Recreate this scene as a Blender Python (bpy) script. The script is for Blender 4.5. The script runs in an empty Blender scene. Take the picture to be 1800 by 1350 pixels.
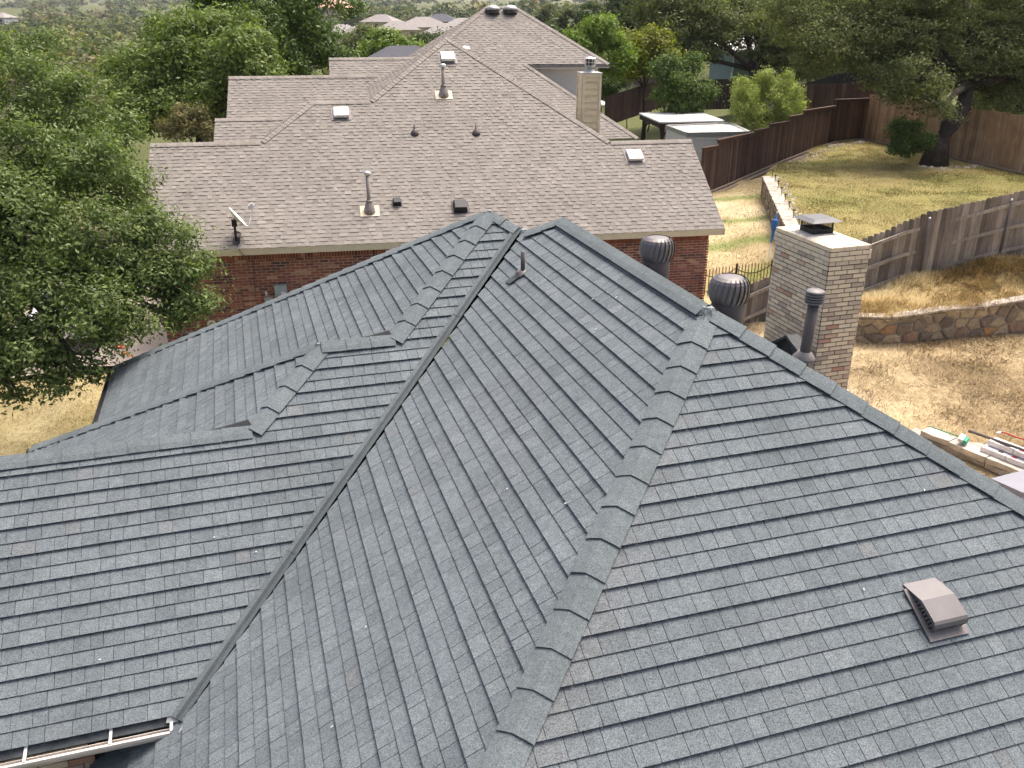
import bpy, math, random
import numpy as np
from mathutils import Matrix, Vector
random.seed(7); rng = np.random.default_rng(11)
S = bpy.context.scene
COL = S.collection
R = math.radians

# ---------------------------------------------------------------- camera, sky, sun, exposure
CAMZ = 9.2; FPX = 1530.0; PITCH = R(23.2)
cam = bpy.data.cameras.new("camera"); cam.sensor_width = 36; cam.lens = 36 * FPX / 1800.0
cam.clip_start = 0.1; cam.clip_end = 9000
co = bpy.data.objects.new("camera", cam); COL.objects.link(co)
co.location = (0, 0, CAMZ); co.rotation_euler = (R(90) - PITCH, 0, 0)
S.camera = co
SUN_AZ = 38.0; SUN_EL = 64.0          # azimuth clockwise from +Y
w = bpy.data.worlds.new("World"); S.world = w; w.use_nodes = True
nt = w.node_tree; bg = nt.nodes["Background"]
sky = nt.nodes.new("ShaderNodeTexSky"); sky.sky_type = 'NISHITA'; sky.sun_disc = False
sky.sun_elevation = R(SUN_EL); sky.sun_rotation = R(SUN_AZ); sky.dust_density = 9.0; sky.air_density = 0.55; sky.ozone_density = 0.2
nt.links.new(sky.outputs[0], bg.inputs[0]); bg.inputs[1].default_value = 0.15
sl = bpy.data.lights.new("sun", 'SUN'); sl.energy = 1.0; sl.angle = R(26); sl.color = (1.0, 0.93, 0.83)
so = bpy.data.objects.new("sun", sl); COL.objects.link(so)
sd = Vector((math.sin(R(SUN_AZ)) * math.cos(R(SUN_EL)), math.cos(R(SUN_AZ)) * math.cos(R(SUN_EL)), math.sin(R(SUN_EL))))
so.rotation_euler = sd.to_track_quat('Z', 'Y').to_euler()
S.view_settings.view_transform = 'Standard'; S.view_settings.look = 'None'
S.view_settings.gamma = 1.0; S.view_settings.use_curve_mapping = False
S.view_settings.exposure = 1.12
S.render.engine = 'CYCLES'
S.cycles.max_bounces = 6; S.cycles.diffuse_bounces = 3; S.cycles.transparent_max_bounces = 6
S.cycles.volume_bounces = 0
try: S.cycles.use_denoising = True
except Exception: pass

# ---------------------------------------------------------------- survey helpers (photo ray -> point at a real distance)
cF = np.array([0, math.cos(PITCH), -math.sin(PITCH)]); cU = np.array([0, math.sin(PITCH), math.cos(PITCH)]); cR = np.array([1., 0, 0])
CAM = np.array([0, 0, CAMZ]); Zv = np.array([0, 0, 1.])
def ray(u, v): return cF + cR * (u - 900) / FPX + cU * (675 - v) / FPX
def at(u, v, d): return CAM + ray(u, v) * d
def onz(u, v, z):
    r = ray(u, v); return CAM + r * ((z - CAMZ) / r[2])
def onplane(u, v, p, n):
    r = ray(u, v); return CAM + r * (np.dot(p - CAM, n) / np.dot(r, n))
def proj(P):
    P = np.asarray(P, float) - CAM; c = P @ cF
    c = np.where(np.abs(c) < 1e-6, 1e-6, c)
    return np.stack([900 + FPX * (P @ cR) / c, 675 - FPX * (P @ cU) / c, c], -1)
def frame(yaw):
    a = R(yaw); return np.array([math.cos(a), -math.sin(a), 0]), np.array([math.sin(a), math.cos(a), 0])
E1, E2 = frame(-17.1)     # main house: along the front eave / towards the back
G1, G2 = frame(-9.9)      # tan house
def HP(s, t, z): return E1 * s + E2 * t + Zv * z
def TP(s, t, z): return G1 * s + G2 * t + Zv * z

# ---------------------------------------------------------------- materials
MATS = {}
def newmat(name):
    m = bpy.data.materials.new(name); m.use_nodes = True
    n = m.node_tree; b = n.nodes["Principled BSDF"]; MATS[name] = m
    return m, n, b
def N(n, t, **kw):
    x = n.nodes.new(t)
    for k, v in kw.items():
        if k.startswith('i_'): x.inputs[k[2:].replace('_', ' ')].default_value = v
        else: setattr(x, k, v)
    return x
def coords(n):
    g = n.nodes.new("ShaderNodeNewGeometry"); return g.outputs['Position']
def noise(n, vec, scale, detail=2, rough=0.5, stretch=None):
    if stretch:
        mp = N(n, "ShaderNodeMapping"); mp.inputs['Scale'].default_value = stretch; n.links.new(vec, mp.inputs[0]); vec = mp.outputs[0]
    x = N(n, "ShaderNodeTexNoise"); x.inputs['Scale'].default_value = scale; x.inputs['Detail'].default_value = detail; x.inputs['Roughness'].default_value = rough
    n.links.new(vec, x.inputs['Vector']); return x.outputs['Fac']
def ramp(n, fac, stops):
    r = N(n, "ShaderNodeValToRGB"); e = r.color_ramp.elements
    while len(e) < len(stops): e.new(0.5)
    for el, (p, c) in zip(e, stops):
        el.position = p; el.color = (c, c, c, 1) if not hasattr(c, '__len__') else (*c, 1)
    n.links.new(fac, r.inputs[0]); return r.outputs[0]
def mulc(n, a, b, f=1.0):
    x = N(n, "ShaderNodeMix", data_type='RGBA', blend_type='MULTIPLY'); x.inputs[0].default_value = f
    n.links.new(a, x.inputs[6]); n.links.new(b, x.inputs[7]); return x.outputs[2]
def mixc(n, fac, a, b):
    x = N(n, "ShaderNodeMix", data_type='RGBA')
    if isinstance(fac, float): x.inputs[0].default_value = fac
    else: n.links.new(fac, x.inputs[0])
    for k, c in ((6, a), (7, b)):
        if hasattr(c, '__len__'): x.inputs[k].default_value = (*c, 1)
        else: n.links.new(c, x.inputs[k])
    return x.outputs[2]
def attr(n, name, out='Fac'):
    return N(n, "ShaderNodeAttribute", attribute_name=name).outputs[out]
def bump(n, b, h, strength, dist=0.01):
    x = N(n, "ShaderNodeBump"); x.inputs['Strength'].default_value = strength; x.inputs['Distance'].default_value = dist
    n.links.new(h, x.inputs['Height']); n.links.new(x.outputs[0], b.inputs['Normal'])
def simple(name, col, rough=0.7, metal=0.0, var=0.25, scale=6.0, fine=60.0, stretch=None, spec=0.3):
    m, n, b = newmat(name); p = coords(n)
    c = N(n, "ShaderNodeRGB"); c.outputs[0].default_value = (*col, 1)
    x = mulc(n, c.outputs[0], ramp(n, noise(n, p, scale, 4, .6, stretch), [(0.25, 1 - var), (0.75, 1 + var)]))
    x = mulc(n, x, ramp(n, noise(n, p, fine, 2), [(0.3, 1 - var * .6), (0.7, 1 + var * .6)]))
    n.links.new(x, b.inputs['Base Color'])
    b.inputs['Roughness'].default_value = rough; b.inputs['Metallic'].default_value = metal
    b.inputs['Specular IOR Level'].default_value = spec
    return m
def granule(name, stops, warm, gran=150.0, amp=0.42, macro=0.13):
    m, n, b = newmat(name); p = coords(n)
    c = ramp(n, attr(n, 'tone'), stops)
    c = mixc(n, attr(n, 'warm'), c, warm)
    g = noise(n, p, gran, 2, .7)
    c = mulc(n, c, ramp(n, g, [(0.28, 1 - amp), (0.5, 1.0), (0.72, 1 + amp)]))
    c = mulc(n, c, ramp(n, noise(n, p, 16, 3, .6), [(0.3, .88), (0.7, 1.12)]))
    c = mulc(n, c, ramp(n, noise(n, p, 1.1, 4, .65), [(0.3, 1 - macro), (0.7, 1 + macro)]))
    n.links.new(c, b.inputs['Base Color']); b.inputs['Roughness'].default_value = .85
    b.inputs['Specular IOR Level'].default_value = .25
    bump(n, b, g, .35, .004)
    return m
granule('slate_granules', [(0, (.084, .103, .115)), (.5, (.119, .143, .157)), (1, (.156, .181, .195))], (.168, .152, .146), gran=95, amp=.6)
granule('slate_cap', [(0, (.108, .132, .142)), (1, (.134, .160, .170))], (.2, .2, .2), gran=95, amp=.5)
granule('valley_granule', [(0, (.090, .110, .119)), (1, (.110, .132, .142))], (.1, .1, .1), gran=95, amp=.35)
granule('valley_shade', [(0, (.050, .060, .066)), (1, (.062, .074, .081))], (.1, .1, .1), gran=95, amp=.35)  # darker copy of the valley colour, with the channel's shade painted in
granule('tan_shingle', [(0, (.118, .107, .095)), (.35, (.196, .180, .161)), (1, (.270, .250, .226))], (.30, .25, .20), gran=90, amp=.25, macro=.10)
granule('tan_cap', [(0, (.20, .182, .16)), (1, (.275, .252, .225))], (.3, .25, .2), gran=90, amp=.22)
granule('navy_shingle', [(0, (.055, .058, .072)), (1, (.12, .125, .15))], (.1, .1, .1), gran=70, amp=.3)
granule('grey_shingle', [(0, (.20, .185, .175)), (1, (.33, .31, .30))], (.3, .3, .3), gran=40, amp=.2)
def brickmat(name, stops, blotch, bcol, rough=.85):
    m, n, b = newmat(name); p = coords(n)
    c = ramp(n, attr(n, 'tone'), stops)
    nz = noise(n, p, 14, 4, .7)
    lo, hi = blotch
    c = mixc(n, ramp(n, nz, [(lo, 0.0), (hi, .8)]), c, bcol)
    c = mulc(n, c, ramp(n, noise(n, p, 120, 2), [(.3, .78), (.7, 1.2)]))
    n.links.new(c, b.inputs['Base Color']); b.inputs['Roughness'].default_value = rough
    bump(n, b, noise(n, p, 90, 3), .4, .004); return m
brickmat('red_brick', [(0, (.125, .058, .050)), (.4, (.285, .095, .066)), (.75, (.39, .145, .094)), (1, (.56, .34, .23))], (.60, .76), (.46, .29, .19))
brickmat('cream_brick', [(0, (.46, .36, .28)), (.25, (.61, .50, .37)), (.6, (.74, .62, .45)), (.97, (.76, .62, .42)), (1, (.48, .27, .19))], (.62, .80), (.40, .31, .26))
simple('red_mortar', (.72, .60, .49), .95, var=.2)
simple('dark_mortar', (.07, .055, .045), .95, var=.2)  # shade of the recessed joints is put into this mortar colour
simple('underlay', (.022, .025, .028), .95, var=.25)
simple('apron', (.060, .070, .075), .9, var=.4, fine=160)
simple('valley_metal', (.082, .095, .102), .62, var=.22, fine=150, spec=.4)
simple('valley_dark', (.045, .051, .054), .7, var=.35, fine=150)
simple('bronze_metal', (.15, .138, .14), .38, .4, var=.12, spec=.5)
simple('pipe_brown', (.105, .09, .088), .55, .1, var=.15)
simple('vent_metal', (.150, .143, .147), .5, .1, var=.10, spec=.5)
simple('bright_metal', (.62, .62, .62), .38, .5, var=.12)
simple('galv', (.36, .37, .37), .45, .5, var=.2)
simple('lid_grey', (.115, .122, .132), .5, .0, var=.15)
simple('pipe_taupe', (.30, .265, .24), .6, .05, var=.15)
simple('flash_pink', (.20, .188, .185), .6, .2, var=.2)
simple('sealant', (.24, .27, .275), .7, var=.5, scale=30)
simple('black_plastic', (.022, .022, .025), .5, var=.2)
simple('gutter_cream', (.66, .60, .54), .4, var=.10, spec=.5)
simple('gutter_black', (.03, .031, .034), .5, var=.2)
simple('white_metal', (.72, .72, .70), .4, var=.08)
simple('beige_paint', (.60, .52, .35), .65, var=.08)
simple('beige_trim', (.64, .56, .40), .65, var=.08)
simple('pale_siding', (.60, .59, .59), .7, var=.06)
simple('white_siding', (.62, .61, .61), .7, var=.08)
simple('white_roof', (.80, .79, .75), .6, var=.08, scale=2)
simple('cement_cap', (.56, .52, .45), .9, var=.6, scale=4, fine=30)
simple('concrete', (.42, .36, .31), .9, var=.14, scale=1.5)
simple('road', (.36, .33, .30), .9, var=.1, scale=.05)
simple('timber', (.22, .18, .145), .9, var=.3, stretch=(1, 1, 1))
simple('dark_wood', (.040, .022, .018), .75, var=.5, scale=9, stretch=(2, 2, .25))
simple('capstone', (.40, .36, .31), .9, var=.45, scale=7)
simple('stone_mortar', (.30, .26, .215), .95, var=.35, scale=6)
simple('limestone', (.48, .44, .38), .9, var=.35, scale=5)
simple('rubble', (.40, .37, .33), .95, var=.4, scale=5)
simple('bark', (.052, .042, .036), .95, var=.55, scale=7, fine=40, stretch=(1, 1, .35))
simple('bark_grey', (.12, .10, .085), .95, var=.5, scale=7, stretch=(1, 1, .35))
simple('rust', (.30, .105, .03), .9, var=.4, scale=12)
simple('iron', (.035, .022, .02), .7, var=.3)
simple('blue_cloth', (.03, .13, .36), .7, var=.2)
simple('cover_grey', (.25, .255, .30), .5, var=.08, scale=2)
simple('wrap_white', (.68, .67, .69), .35, var=.10, scale=9)
simple('red_print', (.42, .03, .05), .5, var=.15)
simple('green_plastic', (.02, .28, .18), .5, var=.15)
simple('teal_siding', (.16, .23, .24), .75, var=.1)
simple('window_dark', (.02, .024, .03), .15, var=.1, spec=.6)
simple('car_white', (.70, .71, .72), .25, var=.03, spec=.6)
simple('tyre', (.015, .015, .016), .8, var=.2)
simple('meter_grey', (.36, .42, .45), .5, var=.08)
simple('meter_glass', (.62, .62, .63), .3, var=.2, scale=20)
simple('tan_wall', (.44, .37, .28), .85, var=.1)
simple('far_tan_wall', (.50, .40, .28), .85, var=.1)
simple('salmon_roof', (.62, .38, .28), .85, var=.1)
simple('orange_leaf', (.55, .20, .09), .7, var=.3)
def woodmat(name, stops):
    m, n, b = newmat(name); p = coords(n)
    c = ramp(n, attr(n, 'tone'), stops)
    g = noise(n, p, 26, 4, .65, (1, 1, .06))
    c = mulc(n, c, ramp(n, g, [(.3, .6), (.5, 1.0), (.72, 1.3)]))
    c = mulc(n, c, ramp(n, noise(n, p, 1.6, 3), [(.3, .8), (.7, 1.18)]))
    n.links.new(c, b.inputs['Base Color']); b.inputs['Roughness'].default_value = .9
    bump(n, b, g, .5, .006); return m
woodmat('grey_wood', [(0, (.150, .126, .105)), (.5, (.245, .210, .178)), (1, (.38, .335, .285))])
woodmat('brown_fence', [(0, (.040, .020, .015)), (.5, (.078, .040, .029)), (1, (.155, .095, .068))])
woodmat('cedar_fence', [(0, (.25, .15, .085)), (.5, (.36, .235, .14)), (1, (.44, .32, .20))])
woodmat('old_fence', [(0, (.11, .085, .075)), (1, (.19, .155, .14))])
def stonemat(name, stops):
    m, n, b = newmat(name); p = coords(n)
    c = ramp(n, attr(n, 'tone'), stops)
    nz = noise(n, p, 9, 5, .7)
    c = mulc(n, c, ramp(n, nz, [(.28, .55), (.5, 1), (.72, 1.4)]))
    n.links.new(c, b.inputs['Base Color']); b.inputs['Roughness'].default_value = .92
    bump(n, b, nz, .8, .03); return m
stonemat('field_stone', [(0, (.13, .10, .08)), (.3, (.22, .18, .13)), (.55, (.30, .245, .17)), (.80, (.38, .30, .19)), (.95, (.24, .165, .125)), (1, (.40, .23, .10))])
stonemat('stack_stone', [(0, (.13, .11, .09)), (.6, (.22, .19, .155)), (1, (.33, .29, .23))])
def leafmat(name, dark, mid, light, trans=.35, rough=.45):
    m, n, b = newmat(name)
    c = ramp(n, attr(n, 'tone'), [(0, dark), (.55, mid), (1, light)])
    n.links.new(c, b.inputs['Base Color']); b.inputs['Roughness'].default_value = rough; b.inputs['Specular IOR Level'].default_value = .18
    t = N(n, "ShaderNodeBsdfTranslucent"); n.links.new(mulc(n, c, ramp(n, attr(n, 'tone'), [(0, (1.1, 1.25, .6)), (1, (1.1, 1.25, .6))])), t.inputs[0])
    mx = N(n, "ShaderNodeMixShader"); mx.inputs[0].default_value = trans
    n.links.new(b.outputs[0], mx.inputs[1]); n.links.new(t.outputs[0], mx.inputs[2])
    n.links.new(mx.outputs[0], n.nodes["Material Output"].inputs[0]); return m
leafmat('leaf_oak', (.070, .104, .036), (.145, .200, .066), (.28, .335, .125))
leafmat('leaf_bright', (.072, .108, .028), (.150, .210, .052), (.27, .33, .10))
leafmat('leaf_deep', (.046, .082, .020), (.105, .162, .040), (.195, .265, .070))
leafmat('leaf_live_oak', (.072, .090, .036), (.155, .180, .070), (.26, .28, .115), .3, .65)
leafmat('leaf_yellow', (.09, .12, .014), (.20, .22, .025), (.36, .33, .04), .4)
leafmat('leaf_lime', (.085, .135, .022), (.17, .25, .042), (.28, .36, .075), .4)
leafmat('leaf_bamboo', (.16, .20, .055), (.32, .37, .12), (.50, .50, .20), .4)
leafmat('leaf_silver', (.14, .17, .12), (.25, .28, .20), (.36, .38, .28))
leafmat('leaf_myrtle', (.075, .095, .042), (.18, .165, .075), (.34, .22, .12))
leafmat('leaf_far', (.075, .100, .045), (.145, .170, .070), (.25, .235, .105), .3, .7)
leafmat('leaf_far_brown', (.11, .10, .05), (.19, .165, .08), (.27, .22, .12), .3, .7)
leafmat('leaf_far_dark', (.045, .070, .032), (.085, .118, .050), (.14, .175, .075), .3, .7)
def grassmat(name):
    m, n, b = newmat(name); p = coords(n)
    c = attr(n, 'gcol', 'Color')
    c = mulc(n, c, ramp(n, noise(n, p, 7, 5, .75), [(.28, .62), (.5, 1.0), (.72, 1.35)]))
    c = mulc(n, c, ramp(n, noise(n, p, 38, 3, .8), [(.25, .55), (.5, 1.0), (.75, 1.45)]))
    n.links.new(c, b.inputs['Base Color']); b.inputs['Roughness'].default_value = .95; b.inputs['Specular IOR Level'].default_value = .1
    bump(n, b, noise(n, p, 45, 3), .6, .03); return m
grassmat('turf')
m_, n_, b_ = newmat('blade'); n_.links.new(attr(n_, 'gcol', 'Color'), b_.inputs['Base Color']); b_.inputs['Roughness'].default_value = .8; b_.inputs['Specular IOR Level'].default_value = .15

# ---------------------------------------------------------------- object helpers
def thing(name, label, cat, loc, group=None):
    o = bpy.data.objects.new(name, None); COL.objects.link(o); o.location = tuple(loc); o.empty_display_size = .2
    o['label'] = label; o['category'] = cat
    if group: o['group'] = group
    return o
def link(name, me, parent=None, mat=None):
    o = bpy.data.objects.new(name, me); COL.objects.link(o)
    if mat and len(me.materials) == 0: me.materials.append(MATS[mat])
    if parent is not None:
        o.parent = parent
        if parent.type == 'EMPTY': o.matrix_parent_inverse = Matrix.Translation(-Vector(parent.location))
    return o
def tag(o, label=None, cat=None, group=None, kind=None):
    for k, v in (('label', label), ('category', cat), ('group', group), ('kind', kind)):
        if v: o[k] = v
    return o
class MB:
    def __init__(s): s.v = []; s.f = []; s.tone = []; s.warm = []; s.t = .5; s.w = 0.0
    def poly(s, pts):
        b = len(s.v); s.v.extend([tuple(map(float, p)) for p in pts]); s.f.append(tuple(range(b, b + len(pts)))); s.tone.append(s.t); s.warm.append(s.w)
    def prism(s, top, bot, cap=True):
        n = len(top); b = len(s.v)
        s.v.extend([tuple(map(float, p)) for p in top]); s.v.extend([tuple(map(float, p)) for p in bot])
        fs = [tuple(range(b, b + n))]
        if cap: fs.append(tuple(range(b + 2 * n - 1, b + n - 1, -1)))
        for i in range(n):
            j = (i + 1) % n; fs.append((b + i, b + n + i, b + n + j, b + j))
        s.f += fs; s.tone += [s.t] * len(fs); s.warm += [s.w] * len(fs)
        return s
    def box(s, c, ax, ay, az):   # centre and half axes
        c, ax, ay, az = map(np.asarray, (c, ax, ay, az))
        q = [c - ax - ay, c + ax - ay, c + ax + ay, c - ax + ay]
        return s.prism([p + az for p in q], [p - az for p in q])
    def tube(s, pts, rad, n=8, cap=True):
        pts = [np.asarray(p, float) for p in pts]; rad = [rad] * len(pts) if not hasattr(rad, '__len__') else rad
        b = len(s.v)
        for i, p in enumerate(pts):
            d = pts[min(i + 1, len(pts) - 1)] - pts[max(i - 1, 0)]; d = d / (np.linalg.norm(d) + 1e-9)
            x = np.cross(d, [0.3, .9, .31] if abs(d[2]) > .8 else [0, 0, 1.]); x /= np.linalg.norm(x); y = np.cross(d, x)
            for k in range(n):
                a = 2 * math.pi * k / n; s.v.append(tuple(p + (x * math.cos(a) + y * math.sin(a)) * rad[i]))
        fs = []
        for i in range(len(pts) - 1):
            for k in range(n):
                k2 = (k + 1) % n; fs.append((b + i * n + k, b + i * n + k2, b + (i + 1) * n + k2, b + (i + 1) * n + k))
        if cap: fs.append(tuple(b + k for k in range(n - 1, -1, -1))); fs.append(tuple(b + (len(pts) - 1) * n + k for k in range(n)))
        s.f += fs; s.tone += [s.t] * len(fs); s.warm += [s.w] * len(fs); return s
    def lathe(s, c, prof, n=20, axis=Zv):
        c = np.asarray(c, float); return s.tube([c + np.asarray(axis) * h for r, h in prof], [r for r, h in prof], n)
    def mesh(s, name, smooth=False):
        me = bpy.data.meshes.new(name); me.from_pydata(s.v, [], s.f)
        a = me.attributes.new('tone', 'FLOAT', 'FACE'); a.data.foreach_set('value', s.tone)
        if any(s.warm): a = me.attributes.new('warm', 'FLOAT', 'FACE'); a.data.foreach_set('value', s.warm)
        if smooth: me.polygons.foreach_set('use_smooth', [True] * len(s.f))
        me.update(); return me
    def obj(s, name, mat, parent=None, smooth=False):
        return link(name, s.mesh(name, smooth), parent, mat)
def unit(v): v = np.asarray(v, float); return v / np.linalg.norm(v)
def clip(poly, a, b, c):         # keep a*x+b*y<=c
    out = []; n = len(poly)
    for i in range(n):
        p, q = poly[i], poly[(i + 1) % n]; dp = a * p[0] + b * p[1] - c; dq = a * q[0] + b * q[1] - c
        if dp <= 0: out.append(p)
        if (dp < 0 < dq) or (dq < 0 < dp):
            k = dp / (dp - dq); out.append((p[0] + (q[0] - p[0]) * k, p[1] + (q[1] - p[1]) * k))
    return out
def rectclip(poly, x0, x1, y0, y1):
    for a, b, c in ((-1, 0, -x0), (1, 0, x1), (0, -1, -y0), (0, 1, y1)):
        poly = clip(poly, a, b, c)
        if len(poly) < 3: return []
    return poly
def area(p): return abs(sum(p[i][0] * p[(i + 1) % len(p)][1] - p[(i + 1) % len(p)][0] * p[i][1] for i in range(len(p)))) / 2
def pxarea(P):
    q = proj(np.array(P))
    if (q[:, 2] < .5).any(): return 0
    c = q.mean(0)
    if not (-20 < c[0] < 1820 and -20 < c[1] < 1370): return 0
    return area([tuple(x[:2]) for x in q])
def split_pieces(pieces, nmax, name, mat, parent, stuffname, minpx=0):
    """pieces: (px area, MB). The nmax that show largest become parts of their own, the rest one joined part."""
    pieces.sort(key=lambda x: -x[0])
    k = 0
    for a, mb in pieces[:nmax]:
        if a <= minpx: break
        mb.obj(name, mat, parent); k += 1
    rest = MB()
    for a, mb in pieces[k:]:
        b = len(rest.v); rest.v += mb.v; rest.f += [tuple(i + b for i in f) for f in mb.f]; rest.tone += mb.tone; rest.warm += mb.warm
    if rest.f:
        o = rest.obj(stuffname, mat, parent); o['kind'] = 'stuff'
def hash2(x, y):
    v = math.sin(x * 12.9898 + y * 78.233) * 43758.5453; return v - math.floor(v)
def vnoise(x, y):
    x = np.asarray(x, float); y = np.asarray(y, float); xi = np.floor(x); yi = np.floor(y); fx = x - xi; fy = y - yi
    fx = fx * fx * (3 - 2 * fx); fy = fy * fy * (3 - 2 * fy)
    def h(a, b): v = np.sin(a * 127.1 + b * 311.7) * 43758.5453; return v - np.floor(v)
    return (h(xi, yi) * (1 - fx) + h(xi + 1, yi) * fx) * (1 - fy) + (h(xi, yi + 1) * (1 - fx) + h(xi + 1, yi + 1) * fx) * fy
def fbm(x, y, o=4):
    r = 0; a = .5
    for i in range(o): r = r + a * vnoise(x * 2 ** i + 17 * i, y * 2 ** i - 9 * i); a *= .5
    return r / (1 - .5 ** o)

# ---------------------------------------------------------------- roof surface: deck + lapped tabs
def roof_plane(poly3, parent, out, deck, style, zref):
    P = [np.asarray(p, float) for p in poly3]
    n = np.zeros(3)
    for i in range(len(P)): n += np.cross(P[i] - P[0], P[(i + 1) % len(P)] - P[0])
    n = unit(n); n = n if n[2] > 0 else -n
    up = unit(Zv - n * n[2]); a = unit(np.cross(up, n)); O = P[0] * 1.0
    O = O + up * ((zref - O[2]) / up[2])
    q = [(float((p - O) @ a), float((p - O) @ up)) for p in P]
    deck.poly([p - n * .012 for p in (P if np.cross(P[1] - P[0], P[2] - P[0]) @ n > 0 else P[::-1])])
    x0 = min(p[0] for p in q); x1 = max(p[0] for p in q); y0 = min(p[1] for p in q); y1 = max(p[1] for p in q)
    e = style['e']; k0 = int(math.floor(y0 / e + 1e-6)); k1 = int(math.ceil(y1 / e - 1e-6))
    rr = random.Random(int(abs(x0 * 1000) + abs(y1 * 777)))
    for k in range(k0, k1):
        x = x0 - rr.random() * .5; i = 0
        band = rectclip(q, x0 - 1, x1 + 1, k * e, (k + 1) * e + style['lap'])
        if len(band) < 3: continue
        bx0 = min(p[0] for p in band); bx1 = max(p[0] for p in band)
        while x < x1:
            wd = rr.choice(style['w']) * (0.93 + .14 * rr.random()); xa, xb = x, x + wd; x = xb; i += 1
            if xb < bx0 or xa > bx1: continue
            c = rectclip(band, xa, xb - style['gap'], k * e, (k + 1) * e + style['lap'])
            if len(c) < 3 or area(c) < 2e-4: continue
            if style['kind'] == 'lam':
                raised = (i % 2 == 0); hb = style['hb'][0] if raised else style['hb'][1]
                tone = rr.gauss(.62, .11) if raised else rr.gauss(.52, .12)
            else:
                hb = style['hb'][k % 2]; tone = rr.gauss(.5, .10)
            hb += rr.uniform(-1, 1) * .0015
            tilt = rr.uniform(-1, 1) * .0012
            mb = MB(); mb.t = min(1, max(0, tone))
            ctr = O + a * (xa + wd / 2) + up * (k + .5) * e
            mb.w = style['warm'](ctr, rr)
            top = []; bot = []
            for (X, Y) in c:
                f = (Y - k * e) / (e + style['lap']); h = hb + (style['ht'] - hb) * f + tilt * (X - xa) / wd
                pt = O + a * X + up * Y; top.append(pt + n * h); bot.append(pt + n * (h - style['th']))
            if np.cross(top[1] - top[0], top[2] - top[0]) @ n < 0: top.reverse(); bot.reverse()
            mb.prism(top, bot, cap=False)
            out.append((pxarea(top), mb))
    return n
def cap_row(P0, P1, nA, nB, parent, mat, L=.32, wd=.14, name='ridge_cap', lift=.050, th=.006, tone=(.35, .75), low=.034, notch=0.0):
    """cap pieces from the low end P0 up to P1; nA, nB are the normals of the two planes that meet."""
    P0 = np.asarray(P0, float); P1 = np.asarray(P1, float); d = P1 - P0; T = np.linalg.norm(d); d /= T
    wA = unit(np.cross(d, nA)); wB = unit(np.cross(d, nB))
    if wA @ (nB) > 0: wA = -wA        # away from the other plane
    if wB @ (nA) > 0: wB = -wB
    if wA[2] > 0: wA = -wA
    if wB[2] > 0: wB = -wB
    m = max(1, int(round(T / L))); L = T / m; up = unit(nA + nB)
    for k in range(m):
        mb = MB(); mb.t = random.uniform(*tone); j = random.uniform(-.004, .004)
        sec = []
        for x, h in ((k * L, lift + j), (min((k + 1) * L + .05, T), low)):
            c = P0 + d * x + wA * j
            sec.append([c + wA * wd + nA * (h - .006), c + wA * wd * .5 + nA * h + up * .001, c + up * (h + .006), c + wB * wd * .5 + nB * h + up * .001, c + wB * wd + nB * (h - .006)])
        lo, hi = sec
        for i in range(4):
            q = [lo[i], lo[i + 1], hi[i + 1], hi[i]]
            nn = np.cross(q[1] - q[0], q[2] - q[0])
            if nn @ up < 0: q.reverse()
            mb.prism(q, [p - up * th for p in q])
        mb.obj(name, mat, parent)
def brick_wall(O, a, L, H, parent, out, nrm, bl=.254, bh=.078, jt=.011, proud=.012, tones=(.45, .2), deep=.05, y0=0.0):
    """running bond on the rectangle O + a*[0,L] + z*[y0,H]; nrm faces outwards"""
    O = np.asarray(O, float); k = 0; y = y0
    while y < H - .02:
        x = -(.5 if k % 2 else 0) * bl
        hh = min(bh, H - y)
        while x < L:
            xa = max(x, 0); xb = min(x + bl, L)
            if xb - xa > .03:
                mb = MB(); mb.t = min(1, max(0, random.gauss(*tones)))
                if random.random() < .03: mb.t = .995
                g = jt / 2; pr = proud + random.uniform(-.003, .003)
                q = [O + a * (xa + g) + Zv * (y + g), O + a * (xb - g) + Zv * (y + g), O + a * (xb - g) + Zv * (y + hh - g), O + a * (xa + g) + Zv * (y + hh - g)]
                top = [p + nrm * pr for p in q]
                if np.cross(top[1] - top[0], top[2] - top[0]) @ nrm < 0: top.reverse(); q.reverse()
                mb.prism(top, [p - nrm * .01 for p in q], cap=False); out.append((pxarea(top), mb))
            x += bl
        y += bh; k += 1

# ================================================================ MAIN HOUSE
M = .651
zR = 6.58                                       # ridge and apex level
def p1z(t): return 3.19 + M * (t - 6.85)        # front plane of the left wing (faces the viewer)
def p2z(s): return 3.19 + M * (s + 1.07)        # left-facing plane of the main block
def p3z(t): return zR + M * (t - 7.02)
def p4z(s): return 6.545 + M * (s - 3.35)
def p5z(s): return 5.42 + M * (s - .71)
main = thing('house', 'house in the foreground with new slate grey shingle roof', 'house', HP(2, 9, .1))
roof = bpy.data.objects.new('roof', bpy.data.meshes.new('roof'))
deck = MB(); tabs = []
def warmf(c, rr):
    s = c @ E1; t = c @ E2; n = float(fbm(np.array([s * .9 + 3]), np.array([t * .9]))[0])
    hip = abs((s - 4.12) - (t - 7.02)) if (t < 7.2 and s < 4.3) else 9
    w = max(0, 1 - hip / .75) * .62 if (t < 6.1 and s - 4.12 > t - 7.02) else 0
    w = w * (0.25 + n * .8) + max(0, n - .66) * .7
    if rr.random() < .006: w += .25
    return min(.45, max(0, w * .8))
SL = dict(e=.155, lap=.03, w=[.12, .135, .15, .16, .18, .22], gap=.0045, hb=[.030, .019], ht=.003, th=.0045, kind='tab', warm=warmf)
ZREF = 3.19
zE = 2.45; sE4 = 3.35 - (6.545 - zE) / M; 
V_ = (-1.07, 6.85); B_ = (3.70, 11.66); A_ = (3.35, 12.0)
def plane_st(pts, zf): return [HP(s, t, zf(s, t)) for s, t in pts]
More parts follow.
